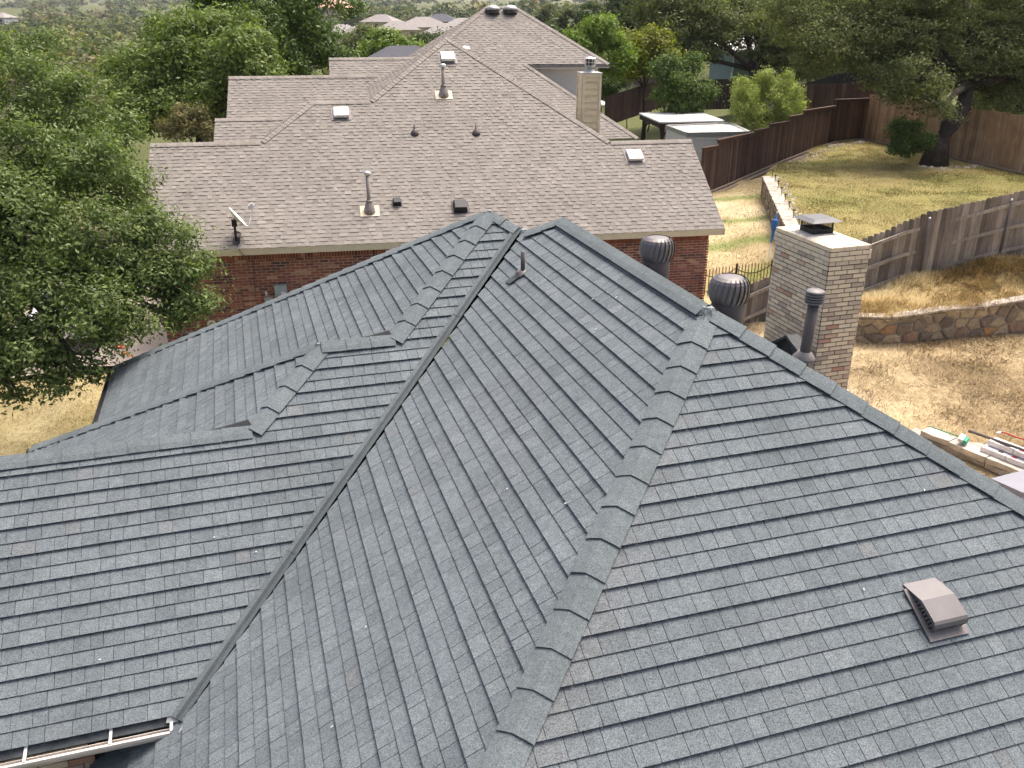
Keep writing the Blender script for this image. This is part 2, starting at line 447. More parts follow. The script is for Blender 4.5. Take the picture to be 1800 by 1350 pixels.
r2s, r2t = 1.61, 10.27; r3t = 9.37; r3s = -.19
planes = {}
def add(name, pts, zf): planes[name] = roof_plane(plane_st(pts, zf), None, tabs, deck, SL, ZREF)
add('P1', [(V_[0] - .085, V_[1]), (B_[0] - .085, B_[1]), A_, (r2s, r2t), (.71, r2t), (r3s, r3t), (-7.5, r3t), (-7.5, 6.85)], lambda s, t: p1z(t))
add('P2', [(-2.02, 7.12), (-1.33, 7.12), (V_[0], V_[1] - .085), (3.72, 11.575), (4.12, 11.03), (4.12, 7.02), (1.1, 4.0), (-.6, 2.3), (-2.02, .9)], lambda s, t: p2z(s))
add('P3', [(4.12, 7.02), (7.7, 3.44), (9.4, 1.74), (9.4, 1.2), (-1.7, 1.2)], lambda s, t: p3z(t))
hb4 = 3.35 - sE4
add('P4', [A_, (sE4, 12.0 + hb4), (sE4, 14.2), (sE4, 9.6), (.95, 9.6), (r2s - .66, r2t - .66)], lambda s, t: p4z(s))
sE5 = .71 - (5.42 - zE) / M
add('P5', [(.71, r2t), (sE5, r2t + (.71 - sE5)), (sE5, 9.3), (r3s - .3, 9.3), (r3s, r3t)], lambda s, t: p5z(s))
# planes that face away
add('P6', [(4.12, 7.02), (4.12, 11.03), (9.6, 16.5), (9.6, 1.54)], lambda s, t: zR - M * (s - 4.12))
add('P7', [(4.12, 11.03), (3.72, 11.5), (3.0, 14.5), (9.6, 16.5)], lambda s, t: zR - M * (t - 11.03) - (0.0))
add('PB', [A_, (sE4, 12.0 + hb4), (9.0, 12.0 + hb4), (8.0, 16.65)], lambda s, t: 6.545 - M * (t - 12.0))
add('PR', [A_, (3.72, 11.63), (8.0, 11.9), (8.0, 16.65)], lambda s, t: 6.545 - M * (s - 3.35))
add('P8', [(r2s, r2t), (.71, r2t), (.71 - 1.4, r2t + 1.4), (r2s + .3, r2t + 1.4)], lambda s, t: 5.42 - M * (t - r2t))
add('P9', [(r3s + .9, r3t), (-7.5, r3t), (-7.5, r3t + 3.4), (r3s + .3, r3t + 3.4)], lambda s, t: p1z(r3t) - M * (t - r3t))
me = deck.mesh('roof'); roof.data = me; COL.objects.link(roof); roof.parent = main
roof.matrix_parent_inverse = Matrix.Translation(-Vector(main.location)); me.materials.append(MATS['underlay'])
split_pieces(tabs, 300, 'shingle', 'slate_granules', roof, 'shingle_field')
nm = lambda a, b: (planes[a], planes[b])
nBack = unit(Zv + E2 * M); nRight = unit(Zv + E1 * M); nFront = unit(Zv - E2 * M); nLeft = unit(Zv - E1 * M)
D_ = HP(4.12, 7.02, zR); C_ = HP(4.12, 11.03, zR); A3 = HP(*A_, 6.545)
cap_row(HP(-.55, 2.35, p3z(2.35)), D_ + (HP(-1, -1, -M)) * .12, nLeft, nFront, roof, 'slate_cap')
cap_row(HP(9.3, 1.84, p3z(1.84)), D_ + HP(1, -1, -M) * .05, nFront, nRight, roof, 'slate_cap')
cap_row(D_ , C_, nLeft, nRight, roof, 'slate_cap', L=3.9, lift=.045, low=.045, wd=.13)
cap_row(HP(3.74, 11.42, zR - .38 * M), C_, nLeft, nBack, roof, 'slate_cap', L=.3)
cap_row(HP(r2s - .03, r2t - .03, p1z(r2t - .03)), A3 - HP(1, 1, M) * .03, nLeft, nFront, roof, 'slate_cap')
cap_row(HP(r3s - .03, r3t - .03, p1z(r3t - .03)), HP(.68, r2t - .03, p1z(r2t - .03)), nLeft, nFront, roof, 'slate_cap')
cap_row(HP(sE4 + .02, 12 + hb4 - .02, zE), A3 + HP(-1, 1, -M) * .05, nLeft, nBack, roof, 'slate_cap', lift=.052)
cap_row(HP(sE5 + .02, r2t + .71 - sE5 - .02, zE), HP(.66, r2t + .05, 5.42 - .03), nLeft, nBack, roof, 'slate_cap', lift=.052)
cap_row(HP(3.68, 11.67, 6.545 - .33 * M), A3 + HP(.03, -.03, -.02), nFront, nRight, roof, 'slate_cap', L=.25)
cap_row(HP(-7.4, r3t, p1z(r3t)), HP(r3s - .02, r3t, p1z(r3t)), nFront, nBack, roof, 'slate_cap', lift=.050, low=.040)
cap_row(HP(.70, r2t, 5.42), HP(r2s, r2t, 5.42), nFront, nBack, roof, 'slate_cap', lift=.050, low=.040)
# valley channel
vd = unit(HP(B_[0] - V_[0], B_[1] - V_[1], p1z(B_[1]) - p1z(V_[1])))
v1 = unit(np.cross(vd, nFront)); v1 = v1 if v1[2] > 0 else -v1
v2 = unit(np.cross(vd, nLeft)); v2 = v2 if v2[2] > 0 else -v2
Va = HP(V_[0] - .05, V_[1] - .05, p1z(V_[1] - .05)); Vb = HP(3.70, 11.65, p1z(11.65))
sec = [(v1, nFront, .095, .034), (v1, nFront, .050, .036), (v1, nFront, .006, .030), (v2, nLeft, .004, .030), (v2, nLeft, .052, .044), (v2, nLeft, .058, .020)]
Lv = np.linalg.norm(Vb - Va); nseg = 4
for i in range(nseg):
    A0 = Va + vd * (Lv * i / nseg); A1 = Va + vd * (Lv * (i + 1) / nseg + .04); lift = .004 if i % 2 else 0
    mbA = MB(); mbB = MB()
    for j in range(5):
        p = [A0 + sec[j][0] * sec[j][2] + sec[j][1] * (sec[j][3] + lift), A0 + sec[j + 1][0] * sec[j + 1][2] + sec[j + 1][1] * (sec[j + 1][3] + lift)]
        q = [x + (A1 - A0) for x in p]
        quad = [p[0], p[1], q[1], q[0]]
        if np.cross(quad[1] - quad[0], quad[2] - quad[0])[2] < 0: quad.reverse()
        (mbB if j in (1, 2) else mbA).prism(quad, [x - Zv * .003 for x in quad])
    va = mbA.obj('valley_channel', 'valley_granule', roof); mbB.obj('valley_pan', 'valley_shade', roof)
mb = MB(); mb.prism([Va, Va + v2 * .17 + nLeft * .02, Va + v2 * .12 - vd * .10 + nLeft * .012], [Va - nLeft * .01, Va + v2 * .17 + nLeft * .015, Va + v2 * .12 - vd * .10]); mb.obj('valley_flap', 'bright_metal', roof)
mb = MB(); mb.prism([Va - vd * .0, Va + v1 * .13 + nFront * .02, Va + v1 * .10 - vd * .07 + nFront * .01], [Va - nFront * .01, Va + v1 * .13 + nFront * .015, Va + v1 * .10 - vd * .07]); mb.obj('valley_flap', 'galv', roof)
# sealant daubs where caps meet
def daub(c, n, r, parent, k=9):
    mb = MB(); x = unit(np.cross(n, [.3, .8, .1])); y = np.cross(n, x); pts = []
    for i in range(k):
        a = 2 * math.pi * i / k; rr_ = r * random.uniform(.55, 1.2); pts.append(c + x * math.cos(a) * rr_ + y * math.sin(a) * rr_ * .8)
    top = [c + (p - c) * .55 + n * .012 for p in pts]; mb.prism(top, [p - n * .022 - Zv * np.linalg.norm(p - c) * .42 for p in pts]); mb.obj('sealant_daub', 'sealant', parent)
for c, n, r in ((D_ + Zv * .03, Zv, .16), (A3 + Zv * .03, Zv, .13), (HP(3.75, 11.6, 6.36), Zv, .17), (HP(.70, r2t, 5.45), Zv, .12), (HP(r3s + .02, r3t - .02, 4.86), nFront, .12), (HP(r2s + .02, r2t - .02, 5.43), nFront, .10), (C_ + Zv * .02, Zv, .09)):
    daub(np.asarray(c) - Zv * .012, np.asarray(n), r * .62, roof)
# small open flashing wedges behind the two low ridges
for s, t, z in ((r3s, r3t, 4.84), (r2s, r2t, 5.42)):
    mb = MB(); p = [HP(s - .5, t + .02, z + .02), HP(s - .02, t + .02, z + .03), HP(s - .05, t + .06, z + .085), ]
    mb.prism(p, [x + E2 * .02 for x in p]); mb.obj('flashing_wedge', 'valley_dark', roof)
# white scraps left on the shingles
mb = MB(); 
for s, t in ((1.6, 8.7), (2.6, 8.9), (3.6, 8.6), (3.75, 8.3), (3.4, 8.0), (1.2, 8.4), (.6, 6.2), (2.0, 6.6), (2.3, 5.9), (.2, 5.4)):
    z = p2z(s); c = HP(s, t, z) + nLeft * .028; mb.box(c, E2 * .004, unit(E1 + M * Zv) * .011, nLeft * .003)
for s, t in ((5.3, 5.2), (4.3, 4.6), (5.9, 4.6)):
    c = HP(s, t, p3z(t)) + nFront * .028; mb.box(c, E1 * .004, unit(E2 + M * Zv) * .009, nFront * .003)
for s, t in ((-1.8, 7.4), (-.3, 8.1), (-.7, 8.3)):
    c = HP(s, t, p1z(t)) + nFront * .028; mb.box(c, E1 * .008, unit(E2 + M * Zv) * .005, nFront * .003)
o = mb.obj('paper_scraps', 'white_metal', roof); o['kind'] = 'stuff'
# eave apron, gutter and brackets of the left wing
upF = unit(E2 + M * Zv)
mb = MB(); p = [HP(-7.5, 6.86, 3.19), HP(-1.12, 6.86, 3.19)]; q = [x - upF * .08 - nFront * .010 for x in p]
mb.prism([q[0], q[1], p[1], p[0]], [x - nFront * .02 for x in (q[0], q[1], p[1], p[0])]); mb.obj('eave_apron', 'apron', main)
gy = 6.86 - .080 * math.cos(math.atan(M)); gz = 3.19 - .080 * math.sin(math.atan(M)) - .03
def gutter(P, Q, back, mat, parent, wd=.115, dp=.10, name='gutter'):
    """open box gutter between P and Q (top back edge), back = unit vector towards the wall"""
    P = np.asarray(P, float); Q = np.asarray(Q, float); o = -back
    prof = [(0, 0), (0, -dp), (.035, -dp), (wd * .75, -dp * .75), (wd, -dp * .35), (wd, 0), (wd - .022, .004), (wd - .022, -.006), (wd - .008, -.012), (wd - .008, -dp * .35), (wd * .72, -dp * .7), (.035, -dp + .006), (.006, -dp + .006), (.006, 0)]
    mb = MB(); A = [P + o * x + Zv * y for x, y in prof]; B = [Q + o * x + Zv * y for x, y in prof]; n = len(prof)
    for i in range(n):
        j = (i + 1) % n; mb.poly([A[i], B[i], B[j], A[j]])
    mb.poly([Q, Q - Zv * dp, Q + o * .035 - Zv * dp, Q + o * wd * .75 - Zv * dp * .75, Q + o * wd - Zv * dp * .35, Q + o * wd])
    return mb.obj(name, mat, parent)
gu = gutter(HP(-7.5, gy - .005, gz), HP(-1.17, gy - .005, gz), E2, 'gutter_cream', main, wd=.062, dp=.085)
for s in (-1.20, -1.72, -2.42, -3.1, -3.8):
    mb = MB(); a = HP(s, gy - .055, gz + .010); b = HP(s + .01, gy + .06, gz + .078)
    mb.box((a + b) / 2, E1 * .013, (b - a) / 2, Zv * .004); mb.obj('bracket', 'white_metal', gu)
for sE, t0, t1 in ((sE4, 12.0 + hb4, 9.7), (sE5, r2t + .71 - sE5, 9.4)):
    gutter(HP(sE + .01, t0, zE - .01), HP(sE + .01, t1, zE - .01), E1, 'gutter_black', main)
# walls
def wallbox(parent, a, b, z0, z1, mat, name='wall', th=.12):
    a = np.asarray(a, float); b = np.asarray(b, float); d = unit(b - a); n = np.cross(Zv, d)
    mb = MB(); mb.box((a + b) / 2 + Zv * ((z0 + z1) / 2), (b - a) / 2, n * th / 2, Zv * (z1 - z0) / 2); return mb.obj(name, mat, parent)
fw = wallbox(main, HP(-7.3, 7.24, 0), HP(-1.98, 7.24, 0), -.5, 3.12, 'dark_mortar')
bp = []; brick_wall(HP(-7.3, 7.18, -.4), E1, 5.32, 3.5, None, bp, -E2, tones=(.5, .25))
split_pieces(bp, 60, 'brick', 'cream_brick', fw, 'brick_field', 30)
for a, b, z1 in ((HP(-2.3, 7.2, 0), HP(-2.3, 1.4, 0), 2.4), (HP(-2.3, 1.6, 0), HP(9.0, 1.6, 0), 2.3), (HP(9.3, 1.9, 0), HP(9.3, 12.0, 0), 2.9), (HP(-2.4, 9.8, 0), HP(-2.4, 17.9, 0), 2.35), (HP(-2.4, 17.8, 0), HP(8.6, 17.8, 0), 2.3), (HP(-7.3, 12.2, 0), HP(-2.4, 12.2, 0), 2.8)):
    wallbox(main, a, b, -.5, z1, 'tan_wall')
# dark wall box under the gutter end
mb = MB(); c = HP(-1.93, 7.12, 2.86); mb.box(c, E1 * .055, E2 * .06, Zv * .055); wb = mb.obj('wall_vent', 'black_plastic', main)
mb = MB(); mb.box(c - Zv * .05 - E2 * .03, E1 * .06, E2 * .04, Zv * .006); mb.obj('vent_lip', 'bright_metal', wb)

# --- chimney of the main house
chim = bpy.data.objects.new('chimney', None)
CW, CL = .78, 1.62
c0 = HP(9.33, 12.11, 0); ZT = 5.55; z0c = 1.2
core = MB(); cc = c0 + E1 * CW / 2 + E2 * CL / 2
core.box(cc + Zv * ((ZT + z0c) / 2 - .03), E1 * (CW / 2 - .004), E2 * (CL / 2 - .004), Zv * ((ZT - z0c) / 2 - .03))
ch = core.obj('chimney', 'dark_mortar', main)
bp = []; nc = int((ZT - z0c) / .082); Hh = nc * .082
corb = 2 * .082
def chimney_face(O, a, L, nrm):
    brick_wall(O - Zv * 0, a, L, Hh - corb - .082, None, bp, nrm, proud=.013, jt=.017, bh=.082, tones=(.48, .30))
    o2 = O + nrm * .022 - a * .022 + Zv * (Hh - corb - .082)
    brick_wall(o2, a, L + .044, .164, None, bp, nrm, proud=.012, jt=.015, bh=.082, tones=(.62, .15))
    o2 = O + nrm * .006 - a * .006 + Zv * (Hh - .082)
    brick_wall(o2 + a * .0, a, L + .012, .082, None, bp, nrm, proud=.012, jt=.015, bh=.082, tones=(.66, .12))
cb = c0 + Zv * (ZT - Hh)
chimney_face(cb, E1, CW, -E2); chimney_face(cb, E2, CL, -E1)
chimney_face(cb + E1 * CW, E2, CL, E1); chimney_face(cb + E2 * CL, E1, CW, E2)
mb = MB(); mb.box(cc + Zv * (ZT - .157), E1 * (CW / 2 + .016), E2 * (CL / 2 + .016), Zv * .07); mb.obj('corbel_core', 'dark_mortar', ch)
split_pieces(bp, 300, 'brick', 'cream_brick', ch, 'brick_field', 12)
# crown wash: gently crowned slab
mb = MB(); q = [cc - E1 * (CW / 2) - E2 * (CL / 2), cc + E1 * (CW / 2) - E2 * (CL / 2), cc + E1 * (CW / 2) + E2 * (CL / 2), cc - E1 * (CW / 2) + E2 * (CL / 2)]
mb.prism([cc + (p - cc) * .45 + Zv * (ZT + .03) for p in q], [p + Zv * (ZT - .003) for p in q]); mb.obj('crown_wash', 'cement_cap', ch)
cp = cc + E2 * .18; mb = MB()
for sx, sy in ((-1, -1), (1, -1), (1, 1), (-1, 1)): mb.box(cp + E1 * sx * .19 + E2 * sy * .19 + Zv * (ZT + .12), E1 * .008, E2 * .008, Zv * .12)
for dz in (.045,): 
    for a, b in ((E1, E2), (E2, E1)):
        for sg in (-1, 1): mb.box(cp + b * sg * .2 + Zv * (ZT + dz + .02), a * .205, b * .004, Zv * .045)
mb.box(cp + Zv * (ZT + .035), E1 * .17, E2 * .17, Zv * .01)
fr = mb.obj('cap_frame', 'black_plastic', ch)
for a, b in ((E1, E2), (E2, E1)):
    for sg in (-1, 1):
        mb = MB()
        for i in range(-9, 10): mb.box(cp + b * sg * .195 + a * i * .02 + Zv * (ZT + .16), a * .0016, b * .0016, Zv * .08)
        for j in range(7): mb.box(cp + b * sg * .195 + Zv * (ZT + .095 + j * .02), a * .19, b * .0016, Zv * .0016)
        o = mb.obj('mesh_screen', 'black_plastic', ch); o['kind'] = 'stuff'
mb = MB(); q = [cp + E1 * x + E2 * y for x, y in ((-.31, -.31), (.31, -.31), (.31, .31), (-.31, .31))]; q2 = [cp + (p - cp) * .66 for p in q]
mb.prism([p + Zv * (ZT + .295) for p in q2], [p + Zv * (ZT + .245) for p in q]); mb.obj('cap_lid', 'lid_grey', ch)
# cricket behind the chimney (small dark gable)
mb = MB(); b0 = HP(9.33, 12.3, 0); 
ap = onplane(1383, 590, c0, E1) - E1 * .03; lf = onplane(1352, 592, c0, E1); rt = onplane(1405, 620, c0, E1)
ap = at(1382, 589, 14.2); lf = at(1345, 606, 14.6); rt = at(1408, 624, 13.6); bk = E1 * .22
lf2 = lf - Zv * .5; rt2 = rt - Zv * .5
mb.prism([lf, ap, ap + bk, lf + bk], [x - Zv * .05 for x in (lf, ap, ap + bk, lf + bk)]); mb.prism([ap, rt, rt + bk, ap + bk], [x - Zv * .05 for x in (ap, rt, rt + bk, ap + bk)])
ck = mb.obj('cricket', 'valley_dark', main)
mb = MB(); mb.prism([lf + E1 * .05 - Zv * .06, ap + E1 * .05 - Zv * .06, rt + E1 * .05 - Zv * .06, rt2 + E1 * .05, lf2 + E1 * .05], [x + E1 * .1 for x in (lf - Zv * .06, ap - Zv * .06, rt - Zv * .06, rt2, lf2)]); mb.obj('cricket_face', 'black_plastic', ck)

# --- turbine vents
def turbine(c, parent, label):
    t = MB(); zb = 6.58 - M * (c @ E1 - 4.12)
    t.lathe(np.array([c[0], c[1], zb - .1]), [(.17, 0), (.17, .32), (.155, .34), (.155, .40), (.168, .41), (.168, .43)], 24)
    b = t.obj('turbine_vent', 'pipe_brown', parent, True); b['label'] = label
    zc = c[2]
    d = MB(); d.lathe(np.array([c[0], c[1], zc + .125]), [(.125, 0), (.142, .004), (.135, .014), (.07, .024), (.01, .028)], 28); d.obj('turbine_crown', 'vent_metal', b, True)
    d = MB(); d.lathe(np.array([c[0], c[1], zc - .13]), [(.17, 0), (.178, .006), (.175, .02), (.185, .08), (.19, .14), (.175, .20), (.12, .25)], 24); d.obj('turbine_base_ring', 'bronze_metal', b, True)
    nb = 22
    for i in range(nb):
        a0 = 2 * math.pi * i / nb; mb = MB(); rows = []
        for k in range(9):
            f = k / 8; th = -1.15 + 2.3 * f; r = .205 * (math.cos(th * .92) ** .55); z = zc + .145 * math.sin(th * 1.15) / math.sin(1.32)
            tw = .30 * f; da = 2 * math.pi / nb * 1.3
            rows.append([np.array([c[0] + (r + dr) * math.cos(a0 + tw + x * da), c[1] + (r + dr) * math.sin(a0 + tw + x * da), z]) for x, dr in ((0, .010), (.5, .006), (1, -.010))])
        for k in range(8):
            for j in range(2): mb.poly([rows[k][j], rows[k][j + 1], rows[k + 1][j + 1], rows[k + 1][j]])
        mb.obj('vane', 'bronze_metal', b, True)
turbine(at(1155, 438, 10.5), main, 'turbine vent farther along the ridge, in front of the brick wall')
turbine(at(1282, 510, 9.0), main, 'turbine vent nearer the hip, beside the brick chimney')
# --- flue pipe with louvred cap
fb = at(1414, 618, 11.0); ft = at(1431, 532, 11.0); ft = np.array([fb[0] + .03, fb[1] - .01, fb[2] + .66])
mb = MB(); mb.tube([fb - Zv * .3, ft], .068, 18); fl = mb.obj('flue_pipe', 'pipe_brown', main, True)
mb = MB(); mb.lathe(fb - Zv * .06, [(.145, -.04), (.14, -.01), (.09, .05), (.072, .07)], 22); mb.obj('flue_flashing', 'flash_pink', fl, True)
mb = MB()
for i in range(4): mb.lathe(ft + Zv * (-.015 + i * .034), [(.105, 0), (.118, .006), (.112, .020), (.09, .024)], 22)
mb.lathe(ft + Zv * .12, [(.118, 0), (.122, .012), (.10, .03), (.04, .04), (.006, .045)], 22); mb.lathe(ft + Zv * -.03, [(.062, 0), (.062, .14)], 14); mb.obj('flue_cap', 'vent_metal', fl, True)
# --- small pipe with boot on the left-facing plane
pb = onplane(919, 481, HP(4.12, 7, zR), nLeft); mb = MB(); mb.lathe(pb - Zv * .05, [(.028, 0), (.028, .34), (.024, .341), (.024, .30)], 14); pp = mb.obj('vent_pipe', 'pipe_brown', main, True)
mb = MB(); mb.lathe(pb + nLeft * .012 - unit(E1 + M * Zv) * .03, [(.09, 0), (.086, .016), (.06, .024), (.05, .04), (.036, .05), (.03, .06)], 20, nLeft); mb.obj('pipe_boot', 'flash_pink', pp, True)
mb = MB(); k = pb - unit(E1 + M * Zv) * .14 + nLeft * .026; mb.box(k, E2 * .075, unit(E1 + M * Zv) * .09, nLeft * .004); mb.obj('boot_flange', 'apron', pp)
# --- low roof vent on the front plane
vc = onplane(1640, 1075, D_, nFront); ux = E1; uy = upF; un = nFront
def VB(x, y, z): return vc + ux * x + uy * y + un * z
mb = MB(); mb.box(VB(0, -.01, .040), ux * .185, uy * .215, un * .004); rv = mb.obj('roof_vent', 'flash_pink', main)
prof = [(.25, .022), (.07, .135), (-.11, .150), (-.135, .140), (-.158, .115), (-.160, .09), (-.150, .07)]
mb = MB()
for i in range(len(prof) - 1):
    (y0, z0), (y1, z1) = prof[i], prof[i + 1]
    mb.prism([VB(-.155, y0, z0), VB(.155, y0, z0), VB(.155, y1, z1), VB(-.155, y1, z1)], [VB(-.155, y0, z0 - .006), VB(.155, y0, z0 - .006), VB(.155, y1, z1 - .006), VB(-.155, y1, z1 - .006)])
mb.obj('vent_hood', 'vent_metal', rv)
mb = MB(); mb.box(VB(0, -.03, .052), ux * .135, uy * .10, un * .03); mb.obj('vent_throat', 'black_plastic', rv)
for sg in (-1, 1):
    mb = MB(); x = sg * .149
    top = [VB(x, y, z - .008) for y, z in prof]; 
    def strip(q): mb.prism(q, [p - ux * sg * .005 for p in q])
    # frame edge and louvre ribs
    for i in range(len(prof) - 1):
        a, b = prof[i], prof[i + 1]; strip([VB(x, a[0], a[1] - .006), VB(x, b[0], b[1] - .006), VB(x, b[0] * .93, b[1] - .035), VB(x, a[0] * .93, max(a[1] - .035, .028))])
    strip([VB(x, .23, .028), VB(x, -.15, .028), VB(x, -.15, .04), VB(x, .21, .04)])
    mb.obj('vent_side', 'vent_metal', rv)
    for i in range(11):
        y = .17 - i * .031; zt = np.interp(y, [-.158, -.11, .07, .25], [.10, .13, .115, .02]) - .02
        mb = MB(); mb.prism([VB(x, y, .036), VB(x, y - .010, .036), VB(x, y - .010, zt), VB(x, y, zt)], [VB(x - sg * .02, y - .012, .036), VB(x - sg * .02, y - .022, .036), VB(x - sg * .02, y - .022, zt), VB(x - sg * .02, y - .012, zt)]); mb.obj('louvre', 'vent_metal', rv)

# ================================================================ GROUND
def idw(pts, x, y, p=3.0):
    P = np.array(pts, float); x = np.asarray(x, float); y = np.asarray(y, float)
    d2 = (x[..., None] - P[:, 0]) ** 2 + (y[..., None] - P[:, 1]) ** 2 + .5
    wgt = d2 ** (-p / 2); return (wgt * P[:, 2]).sum(-1) / wgt.sum(-1)
def inpoly(poly, x, y):
    x = np.asarray(x, float); y = np.asarray(y, float); r = np.zeros(x.shape, bool); n = len(poly)
    for i in range(n):
        x0, y0 = poly[i]; x1, y1 = poly[(i + 1) % n]
        c = ((y0 > y) != (y1 > y)); xx = x0 + (y - y0) / ((y1 - y0) if y1 != y0 else 1e-9) * (x1 - x0); r ^= c & (x < xx)
    return r
def xy(P): return (float(P[0]), float(P[1]))
GP = [(-12, 18, 0), (-20, 12, -.3), (-8, 19.5, .35), (-5, 4, -.3), (6, 4, 0), (0, 9, 0), (-9.3, 22.1, .9), (-2, 23.4, 1.0), (5.7, 24.7, 1.1), (-12, 26, .9), (-18, 30, .6), (0, 30, 1.1), (-8, 34, .9),
      (9.9, 16.9, .78), (13, 16, .85), (7, 13, .5), (20, 14, 1.2), (10.5, 20.5, 1.44), (14, 20.6, 1.55), (6.8, 22.5, .7), (9, 23.6, 1.5), (11, 22.8, 2.4), (13.5, 22.7, 2.9), (20, 23, 3.1),
      (8, 29, 1.65), (8.5, 37, 2.1), (12, 34, 2.9), (17.8, 45.5, 3.1), (21, 36, 3.0), (26, 30, 3.2), (14, 50, 2.0), (9, 46, 1.4), (6, 55, 1.2), (20, 60, 3.0), (35, 50, 5), (45, 75, 7),
      (-30, 40, -1), (-25, 60, -2.5), (-8, 60, -.5), (6, 80, .0), (30, 110, 5), (-60, 60, -5), (-60, 110, -6), (-20, 110, -4), (10, 130, -1), (60, 150, 6), (-120, 160, -8), (-40, 200, -7), (0, 220, -3), (50, 260, 0),
      (-150, 320, -9), (-50, 340, -3), (0, 340, 1.5), (60, 350, 3), (150, 300, 6), (-200, 600, -6), (0, 600, 7), (200, 600, 10), (-400, 1200, 16), (0, 1200, 18), (500, 1200, 20), (-900, 2200, 38), (0, 2400, 42), (900, 2200, 42), (0, -40, -2), (-60, -20, -3), (60, -10, 2)]
# yards laid over the terrain sheet
w2 = [(1400, 430, 2.8), (1378, 389, 2.9), (1362, 355, 2.95), (1350, 328, 3.0), (1342, 311, 3.0)]
W2 = [onz(u, v, z) for u, v, z in w2]
fD = [onz(1228, 345, 2.1), onz(1255, 335, 2.2), onz(1300, 315, 2.35), onz(1373, 284, 2.75), onz(1455, 252, 3.1), onz(1517, 245, 3.2)]
fC = [onz(1517, 245, 3.2), onz(1640, 270, 3.15), onz(1800, 305, 3.1), onz(1990, 352, 3.05)]
gf = [(1240, 538, 24.2), (1345, 488, 24.2), (1517, 424, 24.2), (1636, 374, 23.5), (1776, 343, 23.3), (1990, 296, 22.8)]
GFT = [at(u, v, d) for u, v, d in gf]; FH = 1.76
upperlawn = [xy(W2[0]), xy(W2[1]), xy(W2[2]), xy(W2[3]), xy(W2[4]), xy(fD[3]), xy(fD[4]), xy(fD[5]), xy(fC[1]), xy(fC[2]), xy(fC[3]), (GFT[5][0], GFT[5][1] + .1), (GFT[4][0], GFT[4][1] + .1), (GFT[3][0], GFT[3][1] + .1), (GFT[2][0], GFT[2][1] + .1)]
UP = [(p[0], p[1], p[2]) for p in W2] + [tuple(p) for p in fD[3:]] + [tuple(p) for p in fC] + [(p[0], p[1] + .1, p[2] - FH + .15) for p in GFT[2:]] + [tuple(onz(1600, 330, 3.0)), tuple(onz(1500, 415, 2.75)), tuple(onz(1700, 330, 3.0))]
loweryard = [(5.7, 24.75), (6.2, 23.7), (7.2, 23.3), (GFT[2][0] - .4, GFT[2][1] - .1), xy(W2[0]), xy(W2[1]), xy(W2[2]), xy(W2[3]), xy(W2[4]), xy(fD[3]), xy(fD[2]), xy(fD[1]), xy(fD[0]), (4.7, 37), (5.2, 30)]
LP = [(5.7, 24.7, 1.1), (7.2, 23.3, .8), (8.4, 24.6, 1.45)] + [(p[0], p[1], p[2] - .85) for p in W2] + [tuple(p) for p in fD[:4]] + [tuple(onz(1300, 450, 1.7)), tuple(onz(1300, 380, 2.0)), tuple(onz(1300, 510, 1.35)), (5, 33, 1.9)]
WT = [at(1470, 560, 22.6), at(1508, 556, 22.0), at(1550, 561, 21.8), at(1600, 555, 21.8), at(1660, 546, 21.9), at(1730, 540, 22.0), at(1800, 527, 22.1), at(1990, 505, 22.1)]   # top edge of the stone wall
WB = [np.array([p[0], p[1], z]) for p, z in zip(WT, (1.40, 1.42, 1.44, 1.46, 1.50, 1.53, 1.56, 1.6))]
bank = [xy(p) for p in WT] + [(GFT[5][0], GFT[5][1]), (GFT[4][0], GFT[4][1]), (GFT[3][0], GFT[3][1]), (GFT[2][0], GFT[2][1]), (8.0, 23.6)]
BP = [(p[0], p[1], p[2] - .03) for p in WT] + [(p[0], p[1], p[2] - FH + .12) for p in GFT[2:]] + [(8.0, 23.6, 1.7)]
YP = [(p[0], p[1] - .05, p[2]) for p in WB] + [(9.9, 16.9, .82), (12, 16.5, .88), (16, 16, 1.0), (7.2, 13, .6), (8.5, 14, .72), (16, 12, .9), (7.2, 19, 1.1), (6, 22, .75), (8.6, 22.5, 1.42)]
mainyard = [xy(p) for p in WB[::-1]] + [(7.0, 23.2), (5.9, 23.6), (4.9, 21.5), (6.6, 17), (6.0, 11), (9.5, 8), (22, 8), (22, 20.6)]
LL = [(-12, 18, .05), (-8, 19.5, .4), (-9.5, 20.4, .62), (-16, 20, .1), (-9, 12, .0), (-14, 10, -.1), (-8.8, 21.6, .82), (-20, 24, .3), (-12, 22, .55)]
leftlawn = [(-8.6, 21.0), (-9.9, 21.0), (-14.5, 20.3), (-24, 19), (-24, 4), (-9, 4), (-9.5, 10), (-6.5, 12.6), (-6.0, 15.0), (-7.2, 18.6)]
driveway = [(-9.0, 21.0), (-8.8, 22.0), (-9.3, 22.2), (-11.2, 33.5), (-15.5, 33), (-14.5, 20.4)]
DP = [(-9.0, 21.0, .74), (-9.2, 22.1, .86), (-10.3, 28, .95), (-14.5, 20.4, .45), (-15, 28, .7), (-12, 24, .75), (-11.2, 33.5, .9)]
patches = [(upperlawn, UP), (loweryard, LP), (bank, BP), (mainyard, YP), (leftlawn, LL), (driveway, DP)]
def ground_z(x, y):
    x = np.asarray(x, float); y = np.asarray(y, float)
    return np.min([ground_z0(x + a, y + b) for a in (-1.1, 0, 1.1) for b in (-1.1, 0, 1.1)], 0)
def ground_z0(x, y):
    z = idw(GP, x, y)
    for poly, cp_ in patches:
        k = inpoly(poly, x, y)
        if np.any(k): z = np.where(k, idw(cp_, x, y) - .35, z)
    return z
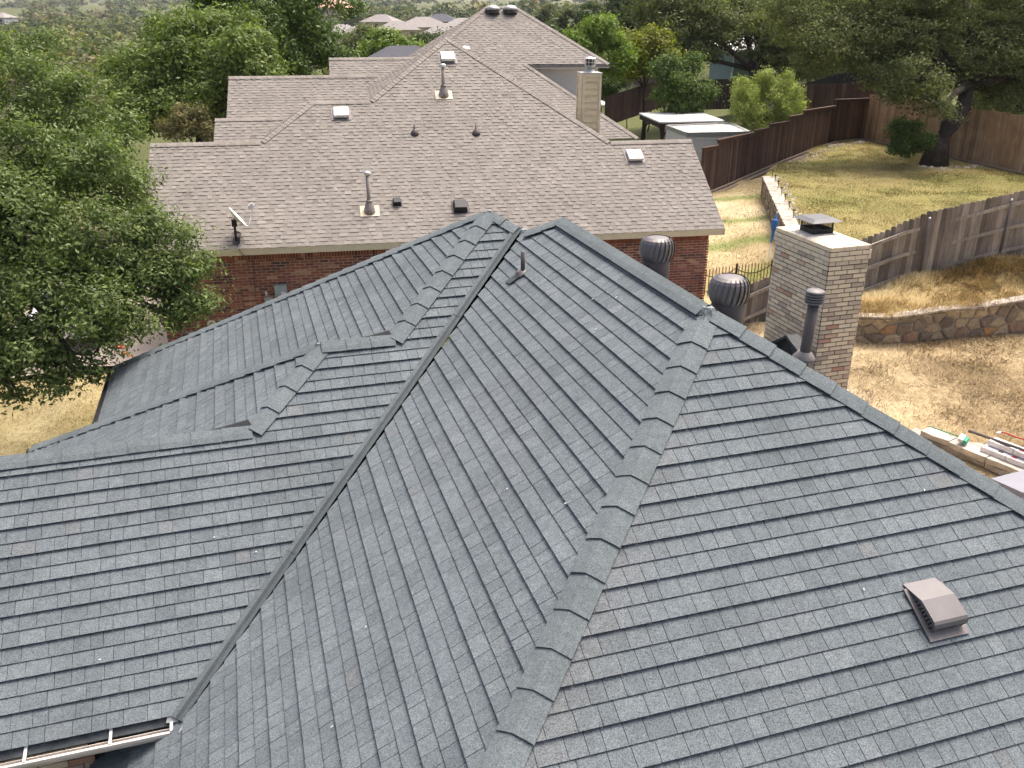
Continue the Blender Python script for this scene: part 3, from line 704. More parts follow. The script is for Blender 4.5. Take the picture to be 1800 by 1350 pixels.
def grid_mesh(name, xs, ys, zf, colf):
    X, Y = np.meshgrid(xs, ys); Zg = zf(X, Y); nx, ny = len(xs), len(ys)
    V = np.stack([X, Y, Zg], -1).reshape(-1, 3); i = np.arange(nx * ny).reshape(ny, nx)
    F = np.stack([i[:-1, :-1], i[:-1, 1:], i[1:, 1:], i[1:, :-1]], -1).reshape(-1, 4)
    return bigmesh(name, V, F, gcol=colf(X, Y).reshape(-1, 3))
def bigmesh(name, V, F, gcol=None, tone=None, dom='POINT', smooth=False):
    me = bpy.data.meshes.new(name); n = F.shape[1]
    me.vertices.add(len(V)); me.vertices.foreach_set('co', np.ascontiguousarray(V, np.float32).ravel())
    me.loops.add(F.size); me.loops.foreach_set('vertex_index', np.ascontiguousarray(F, np.int32).ravel())
    me.polygons.add(len(F)); me.polygons.foreach_set('loop_start', np.arange(0, F.size, n, dtype=np.int32))
    me.update(calc_edges=True)
    if gcol is not None:
        a = me.attributes.new('gcol', 'FLOAT_COLOR', dom); c = np.ones((len(gcol), 4), np.float32); c[:, :3] = gcol; a.data.foreach_set('color', c.ravel())
    if tone is not None:
        a = me.attributes.new('tone', 'FLOAT', 'FACE'); a.data.foreach_set('value', np.ascontiguousarray(tone, np.float32))
    if smooth: me.polygons.foreach_set('use_smooth', np.ones(len(F), bool))
    return me
def lerp3(f, stops):
    f = np.clip(f, 0, 1); P = [s[0] for s in stops]; return np.stack([np.interp(f, P, [s[1][k] for s in stops]) for k in range(3)], -1)
OLIVE = [(0, (.115, .135, .040)), (.4, (.190, .178, .062)), (.7, (.255, .215, .088)), (1, (.32, .27, .135))]
STRAW = [(0, (.20, .155, .078)), (.35, (.315, .248, .138)), (.7, (.43, .355, .21)), (1, (.53, .46, .31))]
def col_ground(X, Y): return lerp3(fbm(X * .05, Y * .05) * .9, [(0, (.06, .075, .03)), (.5, (.10, .11, .045)), (1, (.20, .18, .09))])
def col_upper(X, Y):
    f = fbm(X * .35, Y * .35) * .9 + .05
    e = np.clip((fbm(X * .22 + 4, Y * .22) - .45) * 2, 0, 1); g = np.clip(1 - np.abs(Y - (X * -.2 + 29)) / 3, 0, 1)
    return lerp3(f - .18 * g * e, OLIVE)
def col_lower(X, Y):
    f = fbm(X * .6, Y * .6) * .8 + .3; c = lerp3(f, STRAW)
    for yb, wv in ((26.2, .75), (29.2, .5), (31.7, .45), (35.3, .5)):
        k = .85 * np.clip(1.3 - np.abs(Y - yb - (X - 7) * .25 + (fbm(X * .8, Y * .3) - .5) * 1.0) / wv, 0, 1)[..., None] * np.clip((X - 5.9 + fbm(X, Y)) / 1.0, 0, 1)[..., None]
        c = c * (1 - k) + np.array([.16, .20, .06]) * k
    return c
def col_yard(X, Y): return lerp3((fbm(X * .55, Y * .55) - .5) * 1.5 + .58 + .16 * np.clip((X - 11) / 4, 0, 1), STRAW) * np.array([1.0, .97, .98])
def col_bank(X, Y): return lerp3((fbm(X * .8, Y * .8) - .5) * 1.6 + .62, STRAW) * np.array([1.18, 1.14, .98])
def col_left(X, Y): return lerp3(fbm(X * .35 + 9, Y * .35) * 1.1 + .05 - .3 * np.clip((17.3 - Y) / 3, 0, 1), [(0, (.13, .15, .04)), (.4, (.24, .215, .08)), (.75, (.38, .31, .15)), (1, (.47, .40, .22))])
def sspace(a, b, n, k):
    t = np.linspace(-1, 1, n); s = np.sinh(t * k) / np.sinh(k); return (a + b) / 2 + s * (b - a) / 2
xs = np.concatenate([np.linspace(-2500, -60, 40)[:-1], np.linspace(-60, 60, 121), np.linspace(60, 2500, 40)[1:]])
ys = np.concatenate([np.linspace(-300, -20, 8)[:-1], np.linspace(-20, 90, 111), np.linspace(90, 700, 60)[1:], np.linspace(700, 3200, 30)[1:]])
tag(link('ground', grid_mesh('ground', xs, ys, ground_z, col_ground), None, 'turf'), kind='structure')
def patch(name, poly, cps, colf, step, mat='turf', skirt=.4):
    xs0, xs1 = min(p[0] for p in poly), max(p[0] for p in poly); ys0, ys1 = min(p[1] for p in poly), max(p[1] for p in poly)
    V = []; Fc = []; idx = {}
    def vid(p):
        k = (round(p[0], 4), round(p[1], 4))
        if k not in idx: idx[k] = len(V); V.append(p)
        return idx[k]
    x = xs0
    while x < xs1:
        y = ys0
        while y < ys1:
            c = rectclip(poly, x, x + step, y, y + step)
            if len(c) >= 3 and area(c) > 1e-5:
                f = []
                for p in c:
                    i = vid(p)
                    if i not in f: f.append(i)
                if len(f) >= 3: Fc.append(f)
            y += step
        x += step
    A = np.array(V); zz = idw(cps, A[:, 0], A[:, 1])
    me = bpy.data.meshes.new(name); me.from_pydata([(a, b, c) for (a, b), c in zip(V, zz)], [], Fc); 
    a = me.attributes.new('gcol', 'FLOAT_COLOR', 'POINT'); cc_ = np.ones((len(V), 4), np.float32); cc_[:, :3] = colf(A[:, 0], A[:, 1]); a.data.foreach_set('color', cc_.ravel())
    me.update(); o = link(name, me, None, mat); o['kind'] = 'structure'; return o
patch('upper_lawn', upperlawn, UP, col_upper, .35)
patch('side_yard', loweryard, LP, col_lower, .25)
patch('grass_bank', bank, BP, col_bank, .35)
patch('back_yard', mainyard, YP, col_yard, .4)
patch('front_lawn', leftlawn, LL, col_left, .4)
patch('driveway', driveway, DP, lambda X, Y: np.stack([X * 0 + .4] * 3, -1), 1.0, 'concrete')
# grass blades
def blades(name, poly, cps, colf, n, L, wd, lean, label, keep=None, bright=1.0, dz=0.0):
    x0, x1 = min(p[0] for p in poly), max(p[0] for p in poly); y0, y1 = min(p[1] for p in poly), max(p[1] for p in poly)
    X = rng.uniform(x0, x1, n * 4); Y = rng.uniform(y0, y1, n * 4); k = inpoly(poly, X, Y)
    cl = fbm(X * 1.3, Y * 1.3, 3); k &= rng.random(len(X)) < np.clip((cl - .25) * 2.2, .12, 1)
    if keep is not None: k &= keep(X, Y)
    X, Y = X[k][:n], Y[k][:n]; Zz = idw(cps, X, Y) + dz; n = len(X)
    az = rng.uniform(0, 2 * np.pi, n) * .6 + fbm(X * .8, Y * .8, 2) * 8; ln = L * rng.uniform(.45, 1.3, n); el = np.clip(rng.normal(lean, .3, n), .05, 1.5)
    d = np.stack([np.cos(az) * np.cos(el), np.sin(az) * np.cos(el), np.sin(el)], -1); sd_ = np.stack([-np.sin(az), np.cos(az), az * 0], -1)
    B = np.stack([X, Y, Zz - .005], -1); a = B - sd_ * wd; b = B + sd_ * wd; c = B + d * ln[:, None]; c[:, 2] += .0
    V = np.stack([a, b, c], 1).reshape(-1, 3); F = np.arange(n * 3).reshape(-1, 3)
    col = colf(X, Y) * (rng.choice([.6, .8, .95, 1.1, 1.3, 1.5], n)[:, None]) * bright
    o = link(name, bigmesh(name, V, F, gcol=np.repeat(col, 3, 0)), None, 'blade'); tag(o, label, 'grass', kind='stuff')
vis = lambda X, Y: (lambda q: (q[:, 0] > -40) & (q[:, 0] < 1840) & (q[:, 1] > 0) & (q[:, 1] < 900))(proj(np.stack([X, Y, X * 0 + 1.5], -1)))
blades('dry_grass', bank, BP, col_bank, 42000, .24, .008, .5, 'tangled dry straw grass on the bank above the stone wall', vis, 1.15)
blades('dry_grass', mainyard, YP, col_yard, 130000, .17, .007, .4, 'trampled straw coloured grass of the back yard', lambda X, Y: vis(X, Y) & (X > 6.5), 1.12)
blades('lawn_grass', upperlawn, UP, col_upper, 90000, .075, .007, .8, 'short olive yellow lawn grass above the grey picket fence', vis, 1.1)
blades('striped_grass', loweryard, LP, col_lower, 30000, .075, .007, .7, 'straw grass with green stripes beside the tan house', vis, 1.1)
blades('lawn_grass', leftlawn, LL, col_left, 60000, .07, .006, .8, 'patchy yellow green front lawn under the left tree', vis, 1.1)

# ================================================================ TAN HOUSE
mT = .645; zTE = 3.55; tE = 22.9
tan = thing('house', 'tan shingled house with red brick side wall behind the grey roof', 'house', TP(2, 27, 1.0))
TS = dict(e=.143, lap=.02, w=[.10, .14, .18, .24], gap=.0, hb=[.0165, .0065], ht=.0015, th=.004, kind='lam', warm=lambda c, rr: 0.0)
tdeck = MB(); ttabs = []
def tz(t): return zTE + mT * (t - tE)
def tadd(pts, zf): return roof_plane([TP(s, t, zf(s, t)) for s, t in pts], None, ttabs, tdeck, TS, zTE)
nTF = unit(Zv - G2 * mT); nTL = unit(Zv - G1 * mT); nTR = unit(Zv + G1 * mT); nTB = unit(Zv + G2 * mT)
sL, sR = -5.65, 10.1; tRL, tRR = 26.34, 26.03; ap_ = (3.15, 30.42)
T1 = [(sL, tE), (sR, tE), (sR, tRR), (7.54, tRR), ap_, (.51, 27.78), (-1.21, 27.78), (-2.65, tRL), (sL, tRL)]
tadd(T1, lambda s, t: tz(t))
zA = tz(30.42)
tadd([ap_, (.51, 27.78), (.51, 33.06)], lambda s, t: zA - mT * (3.15 - s))
tadd([ap_, (7.54, tRR), (7.54, 34.8)], lambda s, t: zA - mT * (s - 3.15))
tadd([(-1.21, 27.78), (-2.65, tRL), (-2.65, 29.2)], lambda s, t: tz(27.78) - mT * (-1.21 - s))
tadd([(sL, tRL), (-2.4, tRL), (-2.4, 29.8), (sL, 29.8)], lambda s, t: tz(tRL) - mT * (t - tRL))
tadd([(7.2, tRR), (sR, tRR), (sR, 29.2), (7.2, 29.2)], lambda s, t: tz(tRR) - mT * (t - tRR))
tadd([(-1.21, 27.78), (.51, 27.78), (.51, 30), (-2.4, 29.8)], lambda s, t: tz(27.78) - mT * (t - 27.78))
# tall block behind
Ud = at(880, 12, 36.0); UT = Ud @ G2; zU = Ud[2]
def uz(t): return zU + mT * (t - UT)
def ust(u, v):
    p = onplane(u, v, Ud, nTF); return (float(p @ G1), float(p @ G2))
uL = ust(855, 12); uR = ust(905, 12); ue1 = ust(1032, 113); ue0 = ust(924, 113); ulo = ust(1122, 243)
ulo2 = (ulo[0] - (ulo[1] - ulo[1]), ulo[1])
Upoly = [uL, uR, (uR[0] + (uR[1] - ue1[1]), ue1[1]), (ue0[0], ue0[1]), ulo, (3.4, ulo[1]), (uL[0] - (uL[1] - ulo[1]), ulo[1])]
tadd(Upoly, lambda s, t: uz(t))
tadd([uR, (uR[0] + (uR[1] - ue1[1]), ue1[1]), (uR[0] + (uR[1] - ue1[1]), 2 * UT - ue1[1])], lambda s, t: zU - mT * (s - uR[0]))
lw = 4.2
tadd([uL, (uL[0] - lw, UT - lw), (uL[0] - lw, UT + lw)], lambda s, t: zU - mT * (uL[0] - s))
tadd([uL, uR, (uR[0] + lw, UT + lw), (uL[0] - lw, UT + lw)], lambda s, t: zU - mT * (t - UT))
# right lower hip face and the little far wing
tadd([ue0, ulo, (ulo[0], ulo[1] + 3.0), (ue0[0], ue0[1] + .4)], lambda s, t: uz(ue0[1]) - (uz(ue0[1]) - uz(ulo[1])) * (s - ue0[0]) / max(.1, ulo[0] - ue0[0]))
# wings on the left
def wing(u0, u1, v, d, drop):
    a = at(u0, v, d); b = at(u1, v, d); s0 = float(a @ G1); s1 = float(b @ G1); tr = float(a @ G2); zr = float(a[2])
    tadd([(s0, tr - drop), (s1, tr - drop), (s1, tr), (s0, tr)], lambda s, t: zr + mT * (t - tr))
    tadd([(s0, tr), (s1, tr), (s1, tr + drop), (s0, tr + drop)], lambda s, t: zr - mT * (t - tr))
    g = MB(); q = [TP(s0 + .25, tr - drop + .3, zr - drop * mT), TP(s0 + .25, tr + drop - .3, zr - drop * mT), TP(s0 + .25, tr, zr - .15)]
    g.prism(q, [x + G1 * .1 for x in q]); g.obj('gable', 'tan_wall', tan)
    wallbox(tan, TP(s0 + .3, tr - drop + .4, 0), TP(s1, tr - drop + .4, 0), .3, zr - drop * mT, 'tan_wall')
    wallbox(tan, TP(s0 + .3, tr - drop + .4, 0), TP(s0 + .3, tr + drop - .4, 0), .3, zr - drop * mT, 'tan_wall')
    return (s0, s1, tr, zr)
wg = [wing(402, 665, 136, 31.5, 3.4), wing(578, 745, 103, 34.5, 3.4), wing(378, 500, 210, 29.0, 2.6)]
troof = tdeck.obj('roof', 'underlay', tan)
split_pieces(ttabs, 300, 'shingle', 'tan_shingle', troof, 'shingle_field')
CK = dict(mat='tan_cap', L=.14, wd=.14, lift=.036, low=.024, th=.004, tone=(.2, .9))
def tcap(P, Q, a, b, **k): kk = dict(CK); kk.update(k); cap_row(P, Q, a, b, troof, **kk)
tcap(TP(7.54, tRR, tz(tRR)), TP(*ap_, zA), nTF, nTR)
tcap(TP(.51, 27.78, tz(27.78)), TP(*ap_, zA), nTF, nTL)
tcap(TP(-2.65, tRL, tz(tRL)), TP(-1.21, 27.78, tz(27.78)), nTF, nTL)
tcap(TP(sL, tRL, tz(tRL)), TP(-2.65, tRL, tz(tRL)), nTF, nTB); tcap(TP(sR, tRR, tz(tRR)), TP(7.54, tRR, tz(tRR)), nTF, nTB)
tcap(TP(-1.21, 27.78, tz(27.78)), TP(.51, 27.78, tz(27.78)), nTF, nTB)
tcap(TP(Upoly[2][0], Upoly[2][1], uz(Upoly[2][1])), TP(*uR, zU), nTF, nTR); tcap(TP(uL[0] - lw, UT - lw, uz(UT - lw)), TP(*uL, zU), nTF, nTL, L=.2)
tcap(TP(*uL, zU), TP(*uR, zU), nTF, nTB); tcap(TP(*ulo, uz(ulo[1])), TP(*ue0, uz(ue0[1])), nTF, nTR)
for s0, s1, tr, zr in wg: tcap(TP(s0, tr, zr), TP(s1, tr, zr), nTF, nTB, L=.2)
# fascia, soffit, brick wall
mb = MB(); mb.box(TP((sL + sR) / 2, tE + .012, zTE - .085), G1 * (sR - sL) / 2, G2 * .012, Zv * .085); mb.obj('fascia', 'beige_trim', tan)
mb = MB(); mb.box(TP((sL + sR) / 2, tE + .24, zTE - .16), G1 * (sR - sL) / 2, G2 * .22, Zv * .008); mb.obj('soffit', 'beige_paint', tan)
wL, wR, tW = -5.38, 9.86, 23.36
tw = wallbox(tan, TP(wL + .06, tW + .07, 0), TP(wR - .06, tW + .07, 0), .2, zTE - .16, 'red_mortar', th=.1)
wallbox(tan, TP(wR - .07, tW + .1, 0), TP(wR - .07, 29.0, 0), .2, zTE - .1, 'red_mortar', th=.1)
wallbox(tan, TP(wL + .07, tW + .1, 0), TP(wL + .07, 29.0, 0), .2, zTE - .1, 'red_mortar', th=.1)
bp = []; zt = zTE - .165; zs = zt - .254
nrow = int((zs - .5) / .078); zb0 = zs - nrow * .078
brick_wall(TP(wL, tW, zb0), G1, wR - wL, nrow * .078, None, bp, -G2, proud=.003, jt=.020, tones=(.42, .27))
x = wL
while x < wR - .05:
    m_b = MB(); m_b.t = min(1, max(0, random.gauss(.38, .2))); q = [TP(x + .005, tW, zs + .004), TP(x + .073, tW, zs + .004), TP(x + .073, tW, zt - .004), TP(x + .005, tW, zt - .004)]
    m_b.prism([p - G2 * .006 for p in q], [p + G2 * .02 for p in q], cap=False); bp.append((pxarea(q), m_b)); x += .078
split_pieces(bp, 300, 'brick', 'red_brick', tw, 'brick_field', 4)
for s in (wL, wR):
    mb = MB(); q = [TP(s, tW, zTE - .2), TP(s, 29.2, zTE - .2), TP(s, tRR + .15, tz(tRR) - .25)]; mb.prism(q, [p + G1 * .08 for p in q]); mb.obj('gable', 'tan_wall', tan)
for s in (sL, sR):
    for t0, t1, za, zb in ((tE, tRR, zTE, tz(tRR)), (29.2, tRR, zTE, tz(tRR))):
        mb = MB(); a, b = TP(s - .02 * np.sign(s), t0, za - .03), TP(s - .02 * np.sign(s), t1, zb - .03); mb.prism([a, b, b - Zv * .14, a - Zv * .14], [p - G1 * .03 * np.sign(s) for p in (a, b, b - Zv * .14, a - Zv * .14)]); mb.obj('rake_board', 'beige_trim', tan)
# siding wall of the tall block and its eave
sw0, sw1 = ue0[0] + .15, Upoly[2][0] - .4; tSW = ue1[1] + .45; zSW = uz(ue1[1]) - .12
wl_ = wallbox(tan, TP(sw0 - .3, tSW + .08, 0), TP(sw1, tSW + .08, 0), 2.0, zSW, 'pale_siding'); k = 0; z = zSW
while z > 4.6:
    mb = MB(); q = [TP(sw0 - .3, tSW - .014, z - .155), TP(sw1, tSW - .014, z - .155), TP(sw1, tSW + .002, z), TP(sw0 - .3, tSW + .002, z)]
    mb.prism(q, [p + G2 * .012 for p in q]); mb.obj('siding_board', 'pale_siding', wl_); z -= .155
mb = MB(); mb.box(TP((ue0[0] + Upoly[2][0]) / 2, ue1[1] + .02, uz(ue1[1]) - .07), G1 * (Upoly[2][0] - ue0[0]) / 2, G2 * .015, Zv * .07); mb.obj('fascia', 'flash_pink', tan)
mb = MB(); mb.box(TP((ue0[0] + Upoly[2][0]) / 2, ue1[1] + .25, uz(ue1[1]) - .13), G1 * (Upoly[2][0] - ue0[0]) / 2, G2 * .25, Zv * .01); mb.obj('soffit', 'pale_siding', tan)
wallbox(tan, TP(sw1, tSW, 0), TP(sw1, 2 * UT - ue1[1] - .5, 0), 1.0, zSW, 'pale_siding')
# beige sided chimney
bc = at(1041, 135, 27.6); bs, bt = float(bc @ G1), float(bc @ G2); zt2 = bc[2] + .1; zb2 = zt2 - 2.3; hw, hd = .30, .32
mb = MB(); mb.box(TP(bs, bt + hd, (zt2 + zb2) / 2), G1 * hw, G2 * hd, Zv * (zt2 - zb2) / 2); bch = mb.obj('chimney', 'beige_paint', tan)
for fx, a, b, half, other in ((-1, G1, -G2, hw, hd), (-1, G2, -G1, hd, hw)):
    ctr = TP(bs, bt + hd, 0); face = ctr + b * other; z = zb2
    while z < zt2 - .12:
        mb = MB(); q = [face - a * (half - .06) + b * .030 + Zv * z, face + a * (half - .06) + b * .030 + Zv * z, face + a * (half - .06) + b * .003 + Zv * (z + .205), face - a * (half - .06) + b * .003 + Zv * (z + .205)]
        mb.prism(q, [p - b * .012 for p in q]); mb.obj('siding_board', 'beige_paint', bch); z += .205
    for sg in (-1, 1):
        mb = MB(); mb.box(face + a * sg * (half - .03) + b * .020 + Zv * (zt2 + zb2) / 2, a * .035, b * .022, Zv * (zt2 - zb2) / 2); mb.obj('corner_trim', 'beige_trim', bch)
    mb = MB(); mb.box(face + b * .014 + Zv * (zt2 - .05), a * (half + .01), b * .016, Zv * .05); mb.obj('top_trim', 'beige_trim', bch)
ct = TP(bs, bt + hd, zt2); mb = MB(); mb.box(ct + Zv * .008, G1 * (hw + .04), G2 * (hd + .04), Zv * .010); mb.lathe(ct + Zv * .01, [(.21, 0), (.15, .06), (.13, .10), (.13, .20)], 16); mb.obj('flue_base', 'galv', bch)
mb = MB(); mb.lathe(ct + Zv * .2, [(.17, 0), (.18, .01), (.18, .02), (.12, .025)], 18); mb.lathe(ct + Zv * .42, [(.185, 0), (.19, .012), (.17, .03), (.05, .06), (.01, .065)], 18)
for i in range(10):
    a = 2 * math.pi * i / 10; mb.box(ct + np.array([.17 * math.cos(a), .17 * math.sin(a), .32]), np.array([-.012 * math.sin(a), .012 * math.cos(a), 0]), np.array([.004 * math.cos(a), .004 * math.sin(a), 0]), Zv * .11)
mb.lathe(ct + Zv * .31, [(.176, 0), (.176, .02)], 18); mb.obj('lantern_cap', 'bright_metal', bch)
mb = MB(); mb.lathe(ct + Zv * .2, [(.12, 0), (.12, .22)], 14); mb.obj('flue_liner', 'black_plastic', bch)
# roof fittings of the tan house
P0T = TP(0, tE, zTE)
def onT(u, v): return onplane(u, v, P0T, nTF)
upT = unit(G2 + mT * Zv)
def boxvent(c, label, w_=.23, h=.14, mat='bright_metal', n=nTF, up=upT, a=G1):
    mb = MB(); mb.box(c + n * .018, a * (w_ + .06), up * (w_ + .02), n * .004); b = mb.obj('roof_vent', 'flash_pink', tan); b['label'] = label
    mb = MB(); q = [c + a * x * w_ + up * (y * w_ + .03) for x, y in ((-1, -1), (1, -1), (1, 1), (-1, 1))]
    top = [c + up * .03 + (p - c - up * .03) * .9 + n * (h if i < 2 else h * .75) for i, p in enumerate(q)]; mb.prism(top, [p + n * h * .45 for p in q]); mb.obj('vent_lid', mat, b)
    mb = MB(); mb.prism([c + up * .03 + (p - c - up * .03) * .96 + n * h * .5 for p in q], [c + up * .03 + (p - c - up * .03) * .8 + n * .02 for p in q]); mb.obj('vent_collar', 'pipe_brown', b)
boxvent(onT(600, 202), 'square metal vent left of the tall pipe')
boxvent(onT(787, 104), 'square metal vent near the top of the tan roof')
boxvent(onT(1115, 277), 'square metal vent at the right end of the tan roof')
def tallpipe(c, h, label):
    mb = MB(); mb.lathe(c - Zv * .2, [(.055, 0), (.055, h + .2)], 14); p = mb.obj('vent_pipe', 'pipe_taupe', tan, True); p['label'] = label
    mb = MB(); mb.box(c + nTF * .02, G1 * .26, upT * .2, nTF * .006); mb.obj('pipe_flange', 'beige_trim', p)
    mb = MB(); mb.lathe(c - Zv * .05, [(.17, 0), (.15, .12), (.10, .28), (.085, .33), (.10, .335), (.06, .37)], 18); mb.obj('pipe_cone', 'pipe_taupe', p, True)
    mb = MB(); mb.lathe(c + Zv * (h - .04), [(.085, 0), (.095, .03), (.095, .07), (.05, .10), (.005, .105)], 16); mb.obj('pipe_cap', 'bright_metal', p, True)
tallpipe(onT(650, 372), 1.02, 'tall pipe near the eave of the tan roof')
tallpipe(onT(780, 168), .86, 'tall pipe below the top vent of the tan roof')
for u, v, lb in ((729, 235, 'short pipe with dark boot, left of the pair'), (837, 235, 'short pipe with dark boot, right of the pair')):
    c = onT(u, v); mb = MB(); mb.lathe(c - Zv * .05, [(.028, 0), (.028, .33)], 10); p = mb.obj('vent_pipe', 'flash_pink', tan, True); p['label'] = lb
    mb = MB(); mb.lathe(c, [(.13, -.03), (.11, .04), (.07, .10), (.04, .13)], 14); mb.obj('pipe_boot', 'pipe_brown', p, True)
for u, v, w_, h in ((698, 357, .11, .12), (809, 365, .19, .16)):
    c = onT(u, v); mb = MB(); q = [c + G1 * x * w_ + upT * y * w_ for x, y in ((-1, -1), (1, -1), (1, 1), (-1, 1))]
    mb.box(c + nTF * .018, G1 * w_ * 1.25, upT * w_ * 1.2, nTF * .004); mb.prism([c + (p - c) * .86 + nTF * h for p in q], [p + nTF * .02 for p in q]); p = mb.obj('exhaust_vent', 'black_plastic', tan)
    mb = MB(); mb.box(c + nTF * (h + .008) - upT * .01, G1 * w_ * .82, upT * w_ * .8, nTF * .01); mb.obj('vent_lid', 'black_plastic', p)
for u, v in ((866, 22), (897, 22)):
    c = onplane(u, v, Ud, nTF); mb = MB(); mb.lathe(c, [(.30, -.02), (.25, .03), (.24, .09)], 20); b = mb.obj('dome_vent', 'pipe_brown', tan, True)
    mb = MB(); mb.lathe(c + Zv * .11, [(.25, -.03), (.31, 0), (.30, .05), (.22, .13), (.10, .17), (.01, .18)], 22); mb.obj('dome', 'galv', b, True)
for u, v, d in ((922, 26, 36.4), (816, 84, 29.6)):
    c = at(u, v, d); mb = MB(); mb.lathe(c - Zv * .3, [(.2, 0), (.2, .2)], 16); b = mb.obj('dome_vent', 'galv', tan, True); mb = MB(); mb.lathe(c - Zv * .1, [(.22, 0), (.25, .03), (.18, .13), (.01, .17)], 18); mb.obj('dome', 'bright_metal', b, True)
# services on the brick wall
nW = -G2
def onW(u, v): return onplane(u, v, TP(0, tW, 0), G2)
c = onW(495, 517); mb = MB(); mb.box(c + nW * .06 - Zv * .02, G1 * .16, G2 * .06, Zv * .30); em = mb.obj('electric_meter', 'meter_grey', tan)
mb = MB(); mb.lathe(c + nW * .12 + G1 * .06 + Zv * .04, [(.085, 0), (.085, .02), (.075, .06), (.06, .085), (.01, .09)], 18, nW); mb.obj('meter_dial', 'meter_glass', em, True)
mb = MB(); c = onW(473, 527); mb.box(c + nW * .05, G1 * .11, G2 * .05, Zv * .07); mb.obj('junction_box', 'meter_grey', tan)
mb = MB(); c = onW(468, 515); mb.box(c + nW * .03, G1 * .022, G2 * .03, Zv * .055); mb.obj('sensor', 'white_metal', tan)
mb = MB(); pts = [onW(443, 440) + nW * .02, onW(446, 470) + nW * .03, onW(449, 522) + nW * .02]; mb.tube(pts, .012, 6); mb.obj('wall_cable', 'pipe_brown', tan)
mb = MB(); c = onW(372, 569); mb.lathe(c, [(.12, 0), (.12, .06), (.10, .08), (.02, .085)], 16, nW); mb.obj('hose_reel', 'beige_trim', tan, True)
c = onW(322, 590) ; mb = MB(); mb.tube([c + nW * .15 - Zv * .55, c + nW * .15 + Zv * .12, c + nW * .15 + Zv * .2 + G1 * .08, c + nW * .15 + Zv * .12 + G1 * .17, c + nW * .15 - Zv * .05 + G1 * .17], .022, 8); gm = mb.obj('gas_pipe', 'galv', tan, True)
mb = MB(); mb.box(c + nW * .16 + G1 * .30 - Zv * .02, G1 * .12, G2 * .09, Zv * .13); mb.obj('gas_meter', 'meter_grey', gm)
mb = MB(); mb.lathe(c + nW * .17 - G1 * .10 - Zv * .12, [(.075, -.03), (.08, 0), (.075, .03)], 14, nW); mb.obj('gas_regulator', 'meter_grey', gm, True)

# satellite dish (bolted to the tan roof, a thing of its own)
dc = onT(416, 424); dish = thing('satellite_dish', 'grey satellite dish on a short mast near the tan roof eave', 'dish', dc)
mb = MB(); mb.box(dc + nTF * .025, G1 * .09, upT * .12, nTF * .006); mb.obj('foot_plate', 'black_plastic', dish)
mtop = dc + Zv * .42; mb = MB(); mb.tube([dc, dc + Zv * .2 - G1 * .01, mtop], .03, 10); mb.obj('mast', 'black_plastic', dish, True)
mb = MB(); mb.tube([dc + upT * .3 + nTF * .02, dc + Zv * .3], .014, 6); mb.tube([dc + upT * .26 + G1 * .1 + nTF * .02, dc + Zv * .28], .014, 6); mb.obj('stay_rod', 'black_plastic', dish)
bore = unit(G1 * .75 + Zv * .58 + G2 * .14); dcen = mtop + Zv * .13 + bore * .05 - G1 * .0
dx = unit(np.cross(bore, Zv)); dy = unit(np.cross(dx, bore)); mb = MB(); nr, nk = 6, 28; rings = []
for i in range(nr + 1):
    r = i / nr; rings.append([dcen + dx * .31 * r * math.cos(2 * math.pi * k / nk) + dy * .32 * r * math.sin(2 * math.pi * k / nk) + bore * .09 * r * r for k in range(nk)])
for i in range(nr):
    for k in range(nk):
        k2 = (k + 1) % nk; mb.poly([rings[i][k], rings[i][k2], rings[i + 1][k2], rings[i + 1][k]]); mb.poly([rings[i][k] - bore * .012, rings[i + 1][k] - bore * .012, rings[i + 1][k2] - bore * .012, rings[i][k2] - bore * .012])
for k in range(nk): k2 = (k + 1) % nk; mb.poly([rings[nr][k], rings[nr][k2], rings[nr][k2] - bore * .012, rings[nr][k] - bore * .012])
mb.obj('reflector', 'white_metal', dish, True)
low = dcen - dy * .33 + bore * .09; lnb = dcen + bore * .52 - dy * .02
mb = MB(); mb.tube([low, low + bore * .1, lnb - dy * .06], .024, 8); mb.obj('feed_arm', 'white_metal', dish)
mb = MB(); mb.box(lnb, bore * .08, dx * .05, dy * .045); mb.box(lnb + dx * .07 + dy * .03, bore * .06, dx * .04, dy * .04); mb.obj('feed_horn', 'meter_glass', dish)
mb = MB(); mb.box(mtop + Zv * .06, G1 * .06, G2 * .07, Zv * .09); mb.obj('bracket', 'black_plastic', dish)
mb = MB(); mb.tube([dc + nTF * .03, onT(418, 433) + nTF * .02, TP(float(onT(420, 438) @ G1), tE - .01, zTE - .02), TP(float(onT(420, 438) @ G1) + .12, tE - .01, zTE - .2)], .008, 6); mb.obj('cable', 'black_plastic', dish)

